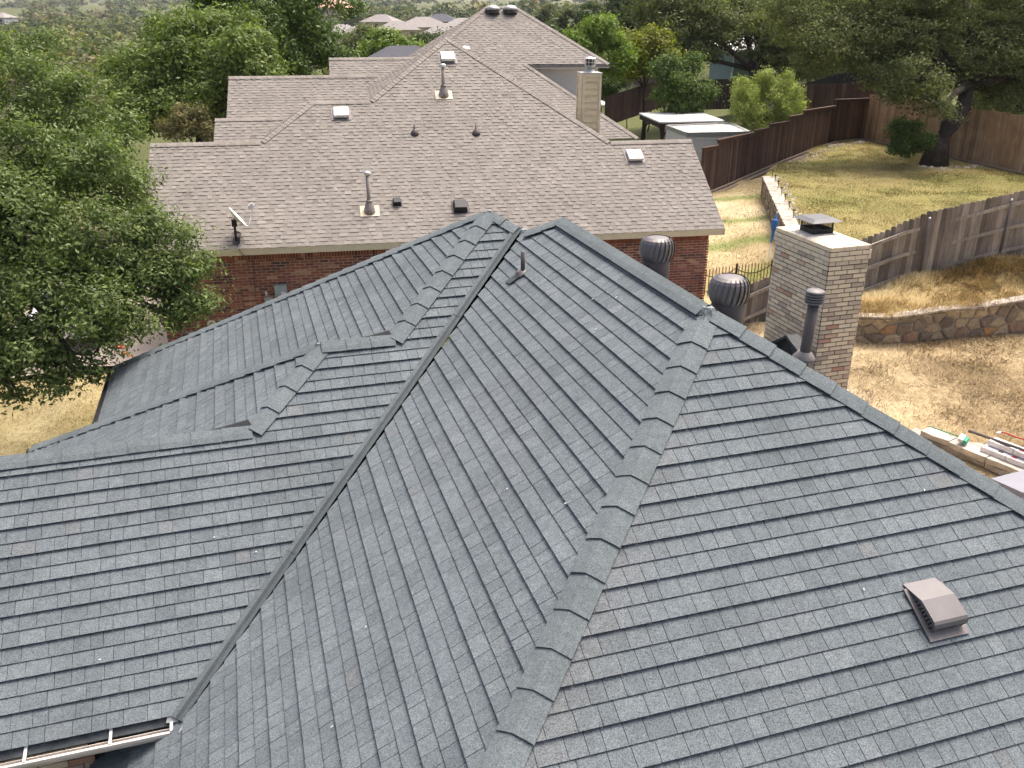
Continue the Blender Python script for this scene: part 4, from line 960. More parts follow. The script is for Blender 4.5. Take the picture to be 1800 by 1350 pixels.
# ================================================================ STONE WALLS
def path_at(pts, s):
    pts = np.array(pts); L = np.r_[0, np.cumsum(np.linalg.norm(np.diff(pts[:, :2], axis=0), axis=1))]
    s = np.clip(s, 0, L[-1]); return np.array([np.interp(s, L, pts[:, k]) for k in range(pts.shape[1])])
def path_len(pts): pts = np.array(pts); return float(np.linalg.norm(np.diff(pts[:, :2], axis=0), axis=1).sum())
def voronoi(L, cw, chh, seed, jit=.42):
    """cells of an irregular stone pattern on [0,L] x [0,1]"""
    r = random.Random(seed); nx = max(1, int(L / cw)); ny = max(1, int(round(1 / chh))); P = []
    for j in range(ny):
        for i in range(nx):
            P.append(((i + .5 + (.25 if j % 2 else -.25) + r.uniform(-jit, jit)) * L / nx, (j + .5 + r.uniform(-jit, jit)) / ny))
    asp = cw / chh; cells = []
    for i, p in enumerate(P):
        c = [(0, 0), (L, 0), (L, 1), (0, 1)]
        for k, q in enumerate(P):
            if k == i or abs(q[0] - p[0]) > 4 * cw: continue
            a, b = (q[0] - p[0]) / asp ** 2, (q[1] - p[1]); c = clip(c, a, b, a * (p[0] + q[0]) / 2 + b * (p[1] + q[1]) / 2)
            if len(c) < 3: break
        if len(c) >= 3 and area(c) > 1e-4: cells.append(c)
    return cells
def stone_wall(name, label, base, top, face, cw, chh, mat, capmat, seed, thick=.3, proud=.05, mort='stone_mortar'):
    L = path_len(top); th = thing(name, label, 'wall', path_at(base, L / 2)); n = 24
    mb = MB(); S_ = np.linspace(0, L, n)
    for a, b in zip(S_[:-1], S_[1:]):
        b0, b1, t0, t1 = path_at(base, a), path_at(base, b), path_at(top, a), path_at(top, b); d = unit(np.r_[(t1 - t0)[:2], 0]); nn = np.cross(d, Zv) * face
        b0 = b0 - Zv * .3; b1 = b1 - Zv * .3
        mb.prism([b0, b1, t1, t0], [p - nn * thick for p in (b0, b1, t1, t0)])
    mb.obj('mortar_bed', mort, th)
    def w3(x, y):
        b, t = path_at(base, x), path_at(top, x); e = .05; d = unit(np.r_[(path_at(top, min(x + e, L)) - path_at(top, max(x - e, 0)))[:2], 0]); return b + (t - b) * y, np.cross(d, Zv) * face
    Hm = float(np.mean([path_at(top, x)[2] - path_at(base, x)[2] for x in S_]))
    for c in voronoi(L, cw, chh, seed):
        cx = sum(p[0] for p in c) / len(c); cy = sum(p[1] for p in c) / len(c); mb = MB(); mb.t = random.random()
        k1 = 1 - .022 / max(.05, cw * .5); pr = proud * random.uniform(.45, 1.2)
        out = []; mid = []; inn = []
        for p in c:
            for K, lst, hh in ((k1, out, -.02), (k1 * .97, mid, pr * .55), (k1 * .74, inn, pr)):
                q, nn = w3(cx + (p[0] - cx) * K, cy + (p[1] - cy) * K); lst.append(q + nn * (hh + random.uniform(-.006, .006) * (hh > 0)))
        q0, nn0 = w3(cx, cy)
        m = len(c); b = len(mb.v); mb.v += [tuple(p) for p in out + mid + inn]; fs = []
        for i in range(m):
            j = (i + 1) % m; fs += [(b + i, b + j, b + m + j, b + m + i), (b + m + i, b + m + j, b + 2 * m + j, b + 2 * m + i)]
        fs.append(tuple(b + 2 * m + i for i in range(m))); mb.f += fs; mb.tone += [mb.t] * len(fs); mb.warm += [0] * len(fs)
        mb.obj('stone', mat, th)
    x = 0
    while x < L - .05:
        ln = random.uniform(.3, .6); x1 = min(L, x + ln); a, b = path_at(top, x + .006), path_at(top, x1 - .006); d = unit(np.r_[(b - a)[:2], 0]); nn = np.cross(d, Zv) * face
        mb = MB(); j = random.uniform(-.015, .02); q = [a + nn * (.05 + j), b + nn * (.05 - j), b - nn * (thick + .02), a - nn * (thick + .02)]
        mb.prism([p + Zv * (.035 + random.uniform(-.008, .012)) for p in q], [p - Zv * .01 for p in q]); mb.obj('cap_stone', capmat, th); x = x1
    return th
stone_wall('stone_wall', 'low curved wall of brown field stone below the grey fence', WB, WT, 1, .36, .36, 'field_stone', 'capstone', 3, .22, .05)
stone_wall('stone_wall', 'pale topped stone retaining wall beside the striped side yard', [p - Zv * .85 for p in W2], W2, -1, .17, .30, 'stack_stone', 'capstone', 5, .38, .05)
# flat limestone slabs at the edge of the patio
sw = thing('slab_wall', 'low dry laid wall of flat limestone slabs at the yard edge', 'wall', onz(1690, 790, .7))
sa = onz(1618, 757, 1.1); sb = onz(1870, 858, 1.1); sdv = unit(sb - sa); snv = np.cross(sdv, Zv); x = 0
Ls = np.linalg.norm(sb - sa)
for lay, (zz_, off, mt) in enumerate(((1.10, 0, 'limestone'), (.96, -.04, 'rubble'), (.83, -.02, 'rubble'), (.70, .0, 'rubble'))):
    x = -.3 * lay
    while x < Ls:
        ln = random.uniform(.45, .95); dp = random.uniform(.32, .55) if lay == 0 else .34; a = sa + sdv * x; mb = MB(); k = []
        for i in range(7):
            t = i / 6; k.append(a + sdv * ln * t * .97 - snv * (dp * random.uniform(.75, 1.05)) + 0 * Zv)
        front = [a + sdv * ln * .97 + snv * random.uniform(-.03, .05), a + sdv * ln * .5 + snv * random.uniform(-.02, .05), a + snv * random.uniform(-.03, .05)]
        q = [np.array([p[0], p[1], 0]) + snv * off for p in k + front]
        mb.prism([p + Zv * (zz_ + random.uniform(-.012, .012)) for p in q], [p + Zv * (zz_ - .11) for p in q]); mb.obj('slab', mt if random.random() < .85 else 'stone_mortar', sw); x += ln
# ================================================================ FENCES
def board(P, d, h, wd, th, nrm, mb, ear=.03):
    """upright board standing on P"""
    q = [P - d * wd / 2, P + d * wd / 2, P + d * wd / 2 + Zv * (h - ear), P + d * (wd / 2 - ear) + Zv * h, P - d * (wd / 2 - ear) + Zv * h, P - d * wd / 2 + Zv * (h - ear)]
    mb.prism(q, [p - nrm * th for p in q])
def fence(name, label, base, hfun, bw, mat, group=None, gap=.006, ear=.03, tones=(.5, .22), face=1, rails=None, railmat=None, th=.018, lean=.0, nmax=400):
    L = path_len(base); f = thing(name, label, 'fence', path_at(base, L / 2), group); s = 0; 
    while s < L:
        P = path_at(base, s + bw / 2); Q = path_at(base, min(L, s + bw)); d = unit(np.r_[(Q - path_at(base, s))[:2], 0]); nn = np.cross(d, Zv) * face
        mb = MB(); mb.t = min(1, max(0, random.gauss(*tones))); h = hfun(P, s)
        if h > 0.1:
            d2 = unit(d + Zv * 0); board(P + nn * random.uniform(-.004, .004) - Zv * .05, d2, h + .05, bw - gap - random.random() * .004, th, nn, mb, ear); mb.obj('board', mat, f)
        s += bw
    for rh in rails or []:
        k = np.linspace(0, L, max(2, int(L / 2.4) + 1))
        for a, b in zip(k[:-1], k[1:]):
            A, B = path_at(base, a), path_at(base, b); d = unit(B - A); nn = np.cross(unit(np.r_[d[:2], 0]), Zv) * face
            mb = MB(); mb.t = random.uniform(.75, 1); mb.box((A + B) / 2 + Zv * rh + nn * .034, (B - A) / 2, nn * .032, Zv * .045); mb.obj('rail', railmat or mat, f)
    return f
GB = [p - Zv * FH for p in GFT]
def gh(P, s): return FH + random.uniform(-.03, .02) + (.05 if 7.9 < P[0] - 1.2 < 99 else 0)
gfence = fence('picket_fence', 'weathered grey wooden picket fence with steel posts above the stone wall', GB, gh, .138, 'grey_wood', rails=(.22, .86, 1.5), gap=.003, ear=.028, tones=(.5, .26))
Lg = path_len(GB)
for u in (1262, 1460, 1634, 1777, 1930):
    k = min(range(400), key=lambda i: abs(proj(path_at(GFT, Lg * i / 399))[0] - u)); P = path_at(GB, Lg * k / 399); nn = np.array([0, -1., 0]) + np.array([.05, 0, 0])
    mb = MB(); mb.tube([P + nn * .075 - Zv * .15, P + nn * .075 + Zv * (FH - .12)], .032, 10); p = mb.obj('post', 'pipe_brown', gfence, True)
    mb = MB(); mb.lathe(P + nn * .075 + Zv * (FH - .12), [(.036, -.02), (.036, .01), (.025, .03), (.004, .036)], 10); mb.obj('post_cap', 'bright_metal', p, True)
def zcol(P, v):
    r = (675 - v) / FPX; y = P[1]; return CAMZ + y * (r * math.cos(PITCH) - math.sin(PITCH)) / (math.cos(PITCH) + r * math.sin(PITCH))
secs = [(1200, 1253, 257), (1253, 1317, 238), (1317, 1343, 226), (1343, 1378, 215), (1378, 1402, 202), (1402, 1458, 189), (1458, 1540, 173)]
LD = path_len(fD); SD = []
for u0, u1, v in secs:
    ks = [i for i in range(600) if u0 <= proj(path_at(fD, LD * i / 599))[0] < u1]
    if ks: a, b = LD * ks[0] / 599, LD * ks[-1] / 599; SD.append((a, b, zcol(path_at(fD, (a + b) / 2), v)))
def dh(P, s):
    for a, b, z in SD:
        if a - .05 <= s <= b + .12: return z - P[2] - .06
    return 0
dfence = fence('plank_fence', 'dark brown stepped plank fence rising beside the side yard', fD, dh, .145, 'brown_fence', gap=.005, ear=0.001, tones=(.45, .25))
for a, b, z in SD:
    A, B = path_at(fD, a), path_at(fD, b + .1); A[2] = B[2] = z; d = unit(B - A); nn = np.cross(d, Zv)
    mb = MB(); mb.t = .6; mb.box((A + B) / 2 - Zv * .03, (B - A) / 2, nn * .07, Zv * .022); mb.obj('cap_board', 'brown_fence', dfence)
    mb = MB(); mb.t = .55; mb.box((A + B) / 2 - Zv * .11 + nn * .012, (B - A) / 2, nn * .012, Zv * .065); mb.obj('trim_board', 'brown_fence', dfence)
k = np.linspace(0, LD, 9)
for a, b in zip(k[:-1], k[1:]):
    A, B = path_at(fD, a), path_at(fD, b); nn = np.cross(unit(np.r_[(B - A)[:2], 0]), Zv)
    mb = MB(); mb.box((A + B) / 2 + nn * .12 + Zv * .02, (B - A) / 2, nn * .06, Zv * .06); mb.obj('kick_board', 'timber', dfence)
    mb = MB(); mb.box((A + B) / 2 + nn * .30 - Zv * .06, (B - A) / 2 * .99, nn * .09, Zv * .06); mb.obj('edging_timber', 'timber', dfence)
cfence = fence('plank_fence', 'tall cedar plank fence behind the leaning oak trunk', fC, lambda P, s: 2.2 + random.uniform(-.02, .02), .145, 'cedar_fence', gap=.005, ear=.004, tones=(.5, .27))
for k in np.linspace(.3, path_len(fC) - .3, 9):
    P = path_at(fC, k); Q = path_at(fC, k + .1); d = unit(np.r_[(Q - P)[:2], 0]); nn = np.cross(d, Zv); mb = MB(); mb.t = .35; mb.box(P + Zv * 1.1 - nn * .06, d * .045, nn * .045, Zv * 1.1); mb.obj('post', 'cedar_fence', cfence)
kk = np.linspace(0, path_len(fC), 7)
for a, b in zip(kk[:-1], kk[1:]):
    A, B = path_at(fC, a), path_at(fC, b); nn = np.cross(unit(np.r_[(B - A)[:2], 0]), Zv); mb = MB(); mb.box((A + B) / 2 + nn * .2 + Zv * .03, (B - A) / 2 * .98, nn * .06, Zv * .04); mb.obj('edging_timber', 'timber', cfence)
# fences of the yards behind
def flatfence(label, pts, h, mat, tones=(.4, .2), bw=.2):
    return fence('plank_fence', label, pts, lambda P, s: h, bw, mat, tones=tones, ear=.001)
flatfence('dark stained fence behind the white roofed pergola', [at(1062, 222, 53), at(1165, 186, 57)], 1.7, 'brown_fence', (.2, .15))
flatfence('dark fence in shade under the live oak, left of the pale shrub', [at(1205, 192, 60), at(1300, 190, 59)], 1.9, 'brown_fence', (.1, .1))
flatfence('old grey brown fence behind the silver shrub', [at(1070, 172, 72), at(1155, 170, 70)], 1.55, 'old_fence')
flatfence('brown fence running behind the pale bamboo like shrub', [at(1395, 205, 50), at(1545, 205, 47.0)], 1.75, 'brown_fence', (.5, .15))
bm = thing('mesh_fence', 'black fabric covered fence below the oaks', 'fence', at(1480, 165, 56))
A, B = at(1410, 180, 57), at(1535, 172, 53); mb = MB(); n_ = 6
for i in range(n_):
    a = A + (B - A) * i / n_; b = A + (B - A) * (i + 1) / n_; h0 = 1.15 + .9 * i / n_; h1 = 1.15 + .9 * (i + 1) / n_
    mb.prism([a, b, b + Zv * h1, a + Zv * h0], [p + np.array([0, .02, 0]) for p in (a, b, b + Zv * h1, a + Zv * h0)])
mb.obj('fabric', 'black_plastic', bm)
for i in range(n_ + 1):
    a = A + (B - A) * i / n_; mb = MB(); mb.tube([a + np.array([0, .05, -.2]), a + np.array([0, .05, 1.2 + .9 * i / n_])], .03, 6); mb.obj('post', 'iron', bm)
# rusty iron fence
IF = [at(1238, 520, 25.6), at(1362, 506, 25.8)]; ir = thing('iron_fence', 'rusty iron picket fence in the gap behind the turbine vent', 'fence', IF[0]); n_ = 22
for i in range(n_ + 1):
    P = IF[0] + (IF[1] - IF[0]) * i / n_; h = .80 + .03 * random.random(); sag = .13 * (1 - (((i % 11) / 5.5 - 1) ** 2))
    mb = MB(); mb.box(P + Zv * (h / 2), np.array([.010, 0, 0]), np.array([0, .010, 0]), Zv * h / 2); mb.obj('picket', 'rust', ir)
    if i % 11 == 9: mb = MB(); mb.tube([P + np.array([0.03, 0, 0]), P + np.array([.03, 0, .82])], .03, 8); mb.lathe(P + np.array([.03, 0, .82]), [(.03, 0), (.045, .03), (.01, .07)], 8); mb.obj('post', 'iron', ir)
for z in (.12,):
    mb = MB(); mb.tube([IF[0] + Zv * z, IF[1] + Zv * z], .012, 6); mb.obj('rail', 'iron', ir)
pts = [IF[0] + (IF[1] - IF[0]) * i / 22 + Zv * (.74 - .20 * (1 - (((i + 2) % 11) / 5.5 - 1) ** 2)) for i in range(23)]
mb = MB(); mb.tube(pts, .013, 6); mb.obj('swag_rail', 'iron', ir)

# ================================================================ TREES
def leaves(lobes, n, size, clump, seed, up=.45, flat=1.0, shell=.55, asp=.42, per=40):
    r = np.random.default_rng(seed); C = np.array([l[0] for l in lobes]); Rd = np.array([np.broadcast_to(l[1], 3) for l in lobes], float)
    wgt = (Rd.prod(1)) ** (2 / 3); wgt /= wgt.sum(); nc = max(6, n // per)
    li = r.choice(len(lobes), nc, p=wgt); dv = r.normal(size=(nc, 3)); dv /= np.linalg.norm(dv, axis=1)[:, None]
    rad = (shell + (1 - shell) * r.random(nc) ** .6) * (1 + .15 * r.normal(size=nc)); cc_ = C[li] + dv * rad[:, None] * Rd[li]
    ct = r.normal(0, .13, nc); cs = clump * r.uniform(.6, 1.35, nc)
    k = np.repeat(np.arange(nc), per); m = len(k); off = r.normal(size=(m, 3)) * np.array([1, 1, .72 * flat]); off *= (cs[k] * .6)[:, None]
    P = cc_[k] + off; nr = off / (np.linalg.norm(off, axis=1)[:, None] + 1e-6) * .6 + dv[k] * .5 + np.array([0, 0, up]) + r.normal(size=(m, 3)) * .55
    nr /= np.linalg.norm(nr, axis=1)[:, None]; t = r.normal(size=(m, 3)); t -= nr * (t * nr).sum(1)[:, None]; t /= np.linalg.norm(t, axis=1)[:, None]; b = np.cross(nr, t)
    s = size * r.uniform(.6, 1.3, m)[:, None]
    V = np.stack([P - t * s * .5, P + b * s * asp * .5 + nr * s * .05, P + t * s * .5, P - b * s * asp * .5 + nr * s * .05], 1).reshape(-1, 3)
    tone = np.clip(.42 + ct[k] + r.normal(0, .16, m) + .10 * np.clip(off[:, 2] / (cs[k] + 1e-6), -1, 1), 0, 1)  # last term paints top light: leaves high in a clump get lighter
    return V, np.arange(m * 4).reshape(-1, 4), tone, cc_
def lob(u, v, d, r, sq=.8): rr_ = r * d / FPX; return (at(u, v, d), (rr_, rr_, rr_ * sq))
def lumpy(lobes, seed):
    r = random.Random(seed); out = []
    for c, rd in lobes:
        rd = np.broadcast_to(rd, 3); out.append((c, rd * .74))
        for i in range(6):
            v = unit([r.gauss(0, 1), r.gauss(0, 1), r.gauss(.25, .9)]); out.append((c + v * rd * r.uniform(.62, .95), rd * r.uniform(.26, .48)))
    return out
def tree(name, label, base, lobes, n, size, clump, mat, seed, trunk=None, tr=.2, bark='bark', group=None, cat='tree', **kw):
    base = np.asarray(base, float); lobes = lumpy(lobes, seed); t = thing(name, label, cat, base, group); V, F, tone, cc_ = leaves(lobes, n, size, clump, seed, **kw)
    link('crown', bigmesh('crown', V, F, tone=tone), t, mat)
    r = random.Random(seed); mb = MB(); top = np.mean([l[0] for l in lobes], 0)
    if trunk is None: trunk = [base - Zv * .3, base + (top - base) * .3 + np.array([.1, 0, 0]), base + (top - base) * .62]
    mb.tube(trunk, [tr * (1.25 - .65 * i / (len(trunk) - 1)) * (1.25 if i == 0 else 1) for i in range(len(trunk))], 10); fork = np.asarray(trunk[-1])
    for c, rd in lobes[::7]:
        mid = (fork + c) / 2 + np.array([r.uniform(-.3, .3), r.uniform(-.3, .3), r.uniform(0, .4)]) * np.linalg.norm(c - fork) * .25
        mb.tube([fork, mid, c], [tr * .5, tr * .32, tr * .14], 7)
        near = sorted(range(len(cc_)), key=lambda i: np.linalg.norm(cc_[i] - c))[:40:4]
        for i in near: mb.tube([c + (fork - c) * .15, (c + cc_[i]) / 2 + np.array([0, 0, .08]), cc_[i]], [tr * .13, tr * .08, tr * .03], 5, False)
    mb.obj('trunk', bark, t, True); return t
def gnd(x, y): return float(idw(GP, np.array([x]), np.array([y]))[0])
def under(u, v, d): p = at(u, v, d); return np.array([p[0], p[1], gnd(p[0], p[1])])
LT = [lob(40, 150, 19.5, 95), lob(130, 190, 19.3, 75), lob(20, 270, 18.4, 135), lob(140, 290, 18.4, 105), lob(225, 330, 18.8, 65), lob(275, 425, 18.3, 72), lob(170, 410, 17.6, 115), lob(40, 400, 17, 135), lob(305, 480, 18.2, 50), lob(70, 520, 16.8, 90), lob(165, 545, 17.0, 75), lob(40, 625, 16.8, 50), lob(195, 600, 17.1, 48), lob(-60, 330, 18, 150), lob(330, 525, 18.4, 32), lob(-40, 560, 17, 100), lob(120, 640, 17.1, 38), lob(70, 90, 21, 55), lob(180, 240, 19, 55)]
LT += [lob(-10, 655, 16.6, 55), lob(95, 665, 16.9, 34), lob(150, 655, 17.0, 30), lob(60, 600, 16.8, 60), lob(235, 560, 17.4, 40), lob(20, 690, 16.6, 22), lob(335, 470, 18.2, 44), lob(345, 535, 18.3, 34), lob(300, 555, 18.0, 34), lob(265, 500, 17.9, 48), lob(215, 470, 17.7, 60)]
ltb = under(-70, 420, 17.8)
tree('oak_tree', 'large green oak leaning over the front lawn at the left edge', ltb, LT, 115000, .105, .26, 'leaf_oak', 21, trunk=[under(-190, 420, 17.6) - Zv * .3, at(-150, 560, 17.6), at(-80, 430, 17.8)], tr=.24, bark='bark_grey', per=46, shell=.45)
ol = thing('leaf_sprig', 'small sprig of orange withered leaves hanging low on the left oak', 'leaves', at(218, 612, 16.6)); V, F, tone, _ = leaves([(at(214, 608, 16.6), .05), (at(222, 622, 16.6), .05), (at(247, 629, 16.7), .03)], 26, .075, .035, 5, per=10); link('withered_leaves', bigmesh('withered_leaves', V, F, tone=tone), ol, 'orange_leaf')
tree('shade_tree', 'rounded bright green tree behind the left end of the tan roof', under(340, 200, 36), [lob(330, 110, 36, 92), lob(420, 110, 35, 68), lob(250, 150, 36, 66), lob(400, 60, 37, 58), lob(330, 190, 35, 62), lob(240, 205, 35, 52), lob(445, 150, 35, 42), lob(300, 70, 37, 50), lob(205, 120, 37, 30), lob(470, 110, 35.5, 30)], 52000, .20, .42, 'leaf_bright', 22, tr=.22, per=42)
tree('shade_tree', 'tall deep green tree behind the bright one, reaching above the frame', under(490, 120, 44), [lob(480, 30, 44, 85), lob(560, 70, 44, 52), lob(420, 0, 45, 80), lob(545, -10, 45, 80), lob(592, 105, 44, 28), lob(510, 110, 43, 45), lob(470, -90, 45, 90), lob(380, 20, 45, 45)], 50000, .22, .45, 'leaf_deep', 23, tr=.25, per=42)
tree('crape_myrtle', 'reddish tipped crape myrtle beside the tan wing roof', under(335, 245, 33), [lob(330, 218, 33, 38), lob(357, 230, 33, 28), lob(300, 228, 33, 24), lob(318, 195, 33, 18), lob(350, 198, 33, 18)], 9000, .10, .16, 'leaf_myrtle', 24, tr=.06, per=24)
ob = onz(1642, 289, 3.1)
d0 = float((ob - CAM) @ cF)
OT = [ob - Zv * .2, at(1650, 255, d0), at(1668, 222, d0), at(1693, 188, d0), at(1700, 150, d0 + .2)]
tree('live_oak', 'large live oak with thick leaning trunk on the upper lawn', ob, [lob(1700, 90, d0, 95), lob(1600, 50, d0 - 1, 85), lob(1500, 60, d0 - .5, 80), lob(1790, 110, d0, 95), lob(1615, 140, d0 - 2, 58), lob(1545, 125, d0 - 1, 48), lob(1440, 90, d0, 60), lob(1700, 0, d0, 120), lob(1530, -20, d0, 110), lob(1810, 10, d0, 120), lob(1650, 193, d0 - 2.5, 26), lob(1400, 30, d0 + 1, 70), lob(1870, 150, d0, 80), lob(1750, 170, d0 + 1.5, 45), lob(1580, 165, d0 - 1.5, 28)], 130000, .15, .40, 'leaf_live_oak', 25, trunk=OT, tr=.42, per=44, flat=.7)
o2 = under(1322, 160, 60)
tree('live_oak', 'spreading dark live oak behind the pale shrub and teal house', o2, [lob(1300, 40, 60, 66), lob(1205, 50, 58, 75), lob(1405, 70, 60, 85), lob(1235, 75, 58, 34), lob(1385, 115, 61, 48), lob(1300, -10, 62, 120), lob(1160, 15, 60, 55), lob(1430, 10, 62, 95), lob(1165, 85, 59, 42), lob(1450, 110, 62, 40)], 90000, .25, .62, 'leaf_live_oak', 26, trunk=[o2 - Zv * .3, at(1325, 140, 60), at(1322, 122, 60)], tr=.36, per=44, flat=.7)
tree('live_oak', 'live oak farther back at the top right, half hidden', under(1590, 140, 75), [lob(1570, 60, 75, 80), lob(1660, 70, 75, 80), lob(1500, 40, 76, 70), lob(1760, 90, 70, 80), lob(1620, 0, 76, 120), lob(1780, 0, 72, 110)], 40000, .34, .8, 'leaf_live_oak', 36, tr=.4, per=40)
tree('live_oak', 'dark live oak in shade behind the right end of the cedar fence', under(1790, 210, 52), [lob(1730, 130, 52, 60), lob(1790, 150, 52, 50), lob(1840, 120, 52, 70), lob(1680, 120, 54, 50)], 26000, .26, .6, 'leaf_live_oak', 37, trunk=[under(1795, 210, 52) - Zv * .2, at(1795, 190, 52), at(1780, 165, 52)], tr=.22, per=40)
tree('yellow_tree', 'yellowing tree right of the beige chimney, beyond the back fence', under(1135, 150, 54), [lob(1130, 100, 54, 38), lob(1100, 78, 54.5, 34), lob(1160, 105, 54, 30), lob(1150, 75, 54, 28), lob(1110, 125, 54, 26)], 14000, .22, .4, 'leaf_yellow', 27, tr=.12, per=36)
tree('lime_tree', 'light green young tree just right of the tall tan gable', under(1060, 150, 52), [lob(1060, 60, 52, 36), lob(1085, 90, 52, 32), lob(1030, 85, 52, 28), lob(1070, 120, 52, 30), lob(1008, 72, 52, 18), lob(1045, 45, 52, 20)], 15000, .2, .38, 'leaf_lime', 28, tr=.1, per=34)
tree('garden_tree', 'dense dark green garden tree above the white pergola', under(1200, 200, 49.5), [lob(1200, 150, 49.5, 42), lob(1180, 122, 49.5, 30), lob(1226, 165, 49.5, 32), lob(1168, 168, 49.5, 22), lob(1210, 115, 49.5, 24), lob(1195, 182, 49.5, 28)], 20000, .17, .34, 'leaf_deep', 29, tr=.12, per=36)
tree('feathery_shrub', 'feathery pale yellow green shrub behind the stepped fence', under(1345, 222, 46), [lob(1308, 192, 46, 36, 1.2), lob(1355, 182, 46, 40, 1.2), lob(1392, 190, 46, 30, 1.2), lob(1343, 150, 46, 22, 1.4), lob(1303, 162, 46, 22, 1.4), lob(1380, 160, 46, 20, 1.4), lob(1330, 212, 46, 38)], 28000, .17, .22, 'leaf_bamboo', 30, tr=.06, per=26, asp=.22, up=.1, cat='shrub')
tree('round_shrub', 'round dark green shrub against the cedar fence by the oak trunk', onz(1598, 270, 3.1), [lob(1598, 243, 37, 31, .9), lob(1586, 226, 37, 22), lob(1614, 250, 37, 24), lob(1580, 252, 37, 22)], 12000, .13, .2, 'leaf_deep', 31, tr=.06, per=30, cat='shrub')
tree('silver_shrub', 'silver grey shrub left of the dark pergola fence', under(1100, 195, 58), [lob(1100, 172, 58, 18, 1.1), lob(1112, 182, 58, 12), lob(1090, 185, 58, 12)], 5000, .14, .22, 'leaf_silver', 32, tr=.04, per=24, cat='shrub', asp=.25)
tree('low_hedge', 'low bright green shrubs between the silver shrub and dark tree', under(1140, 192, 60), [lob(1130, 182, 60, 12), lob(1150, 176, 60, 12), lob(1165, 175, 60, 10)], 3500, .16, .25, 'leaf_lime', 33, tr=.04, per=24, cat='shrub')
tree('dark_bush', 'dark green bush just right of the beige chimney', under(1078, 185, 60), [lob(1075, 160, 60, 20), lob(1090, 150, 60, 16), lob(1062, 148, 60, 18)], 6000, .18, .3, 'leaf_deep', 34, tr=.05, per=30, cat='shrub')
tree('cedar_tree', 'tall dark cedar at the top, right of the tan gable peak', under(1105, 60, 88), [lob(1105, 30, 88, 34, 1.4), lob(1130, 10, 88, 34, 1.3), lob(1085, 10, 90, 28, 1.3), lob(1110, -30, 88, 34, 1.5)], 15000, .3, .6, 'leaf_far_dark', 35, tr=.2, per=36)
tree('shade_tree', 'broad light green tree left of the navy roof', under(690, 95, 78), [lob(690, 82, 78, 30), lob(655, 88, 79, 24), lob(725, 90, 78, 22), lob(680, 68, 78, 17)], 12000, .32, .55, 'leaf_lime', 38, tr=.2, per=36)
tree('shade_tree', 'grey green tree between the navy roof and the suburb houses', under(635, 80, 96), [lob(632, 72, 96, 28), lob(650, 58, 97, 18), lob(612, 80, 96, 18)], 7000, .36, .6, 'leaf_far', 39, tr=.2, per=36)
tree('shade_tree', 'dark green trees clump behind the navy roof ridge', under(785, 85, 105), [lob(770, 78, 105, 22), lob(800, 72, 104, 24), lob(745, 72, 106, 18), lob(830, 80, 105, 20)], 9000, .38, .6, 'leaf_far_dark', 40, tr=.2, per=36)
rt_ = [(1000, 38, 120, 34, 'leaf_far', 'olive green tree beyond the tan gable, nearest its hip'), (1040, 30, 118, 32, 'leaf_far_dark', 'dark green tree between the gable hip and the cedar'), (960, 26, 170, 24, 'leaf_far', 'small olive tree just right of the gable peak'), (1170, 50, 95, 40, 'leaf_far_dark', 'dark tree standing directly behind the yellowing tree')]
for i, (u, v, d, r_, mt, lb) in enumerate(rt_):
    tree('background_tree', lb, under(u, v + 25, d), [lob(u, v, d, r_ * .7), lob(u - r_ * .5, v + r_ * .3, d, r_ * .5), lob(u + r_ * .5, v + r_ * .25, d, r_ * .5), lob(u + 2, v - r_ * .45, d, r_ * .45)], 7000, .4, .7, mt, 50 + i, tr=.2, per=36, group='trees behind the tan gable')
# far woodland: one mass
def woodland(name, label, mat, n, seed, dens):
    r = np.random.default_rng(seed); Vs = []; Ts = []
    protos = {}
    for q in (700, 260, 90):
        protos[q] = [leaves([((0, 0, 0), (.8, .8, .62)), ((.35, .1, -.1), (.55, .55, .45)), ((-.3, .25, -.05), (.55, .55, .45)), ((.0, -.35, .05), (.5, .5, .42)), ((.1, .2, .25), (.45, .45, .4))], q, {700: .16, 260: .22, 90: .40}[q], .24, seed * 10 + i, per={700: 20, 260: 14, 90: 6}[q], asp=.7)[:3:2] for i in range(5)]
    c = 0
    while c < n:
        az = r.uniform(-54, -6) if r.random() < .66 else r.uniform(-10, 50); d = 95 * (2300 / 95) ** (r.random() ** 1.15); x = d * math.sin(R(az)); y = d * math.cos(R(az)); u = 900 + FPX * x / (y * .919 + 3)
        if 540 < u < 1010 and 215 < d < 470: continue
        if 560 < u < 940 and d < 225: continue
        if u > 1000 and d < 130 and r.random() < .6: continue
        if 560 < u < 1000 and d < 150 and r.random() < .7: continue
        if float(fbm(np.array([x * .012 + dens]), np.array([y * .012]), 3)[0]) < .36: 
            if r.random() < .7: continue
        z = gnd(x, y); h = r.uniform(5.5, 9.5) * (1 + .2 * (d > 400)); rad = h * r.uniform(.55, .8)
        if u < 560 and d < 135: h *= .75; rad *= .8
        q = 700 if d < 230 else 260 if d < 520 else 90
        V, T = protos[q][r.integers(5)]; a = r.uniform(0, 6.28); ca, sa_ = math.cos(a), math.sin(a)
        W_ = V @ np.array([[ca, sa_, 0], [-sa_, ca, 0], [0, 0, 1]]) * np.array([rad, rad, h * .55]) * (1.25 if d > 500 else 1.05) + np.array([x, y, z + h * .55]); Vs.append(W_); Ts.append(np.clip(T + r.normal(0, .14), 0, 1)); c += 1
    V = np.concatenate(Vs); T = np.concatenate(Ts); tag(link(name, bigmesh(name, V, np.arange(len(V)).reshape(-1, 4), tone=T), None, mat), label, 'woods', kind='stuff')
woodland('woodland', 'far olive green woodland filling the valley', 'leaf_far', 1650, 61, 0)
woodland('woodland', 'rust brown trees scattered through the far woodland', 'leaf_far_brown', 520, 62, 40)
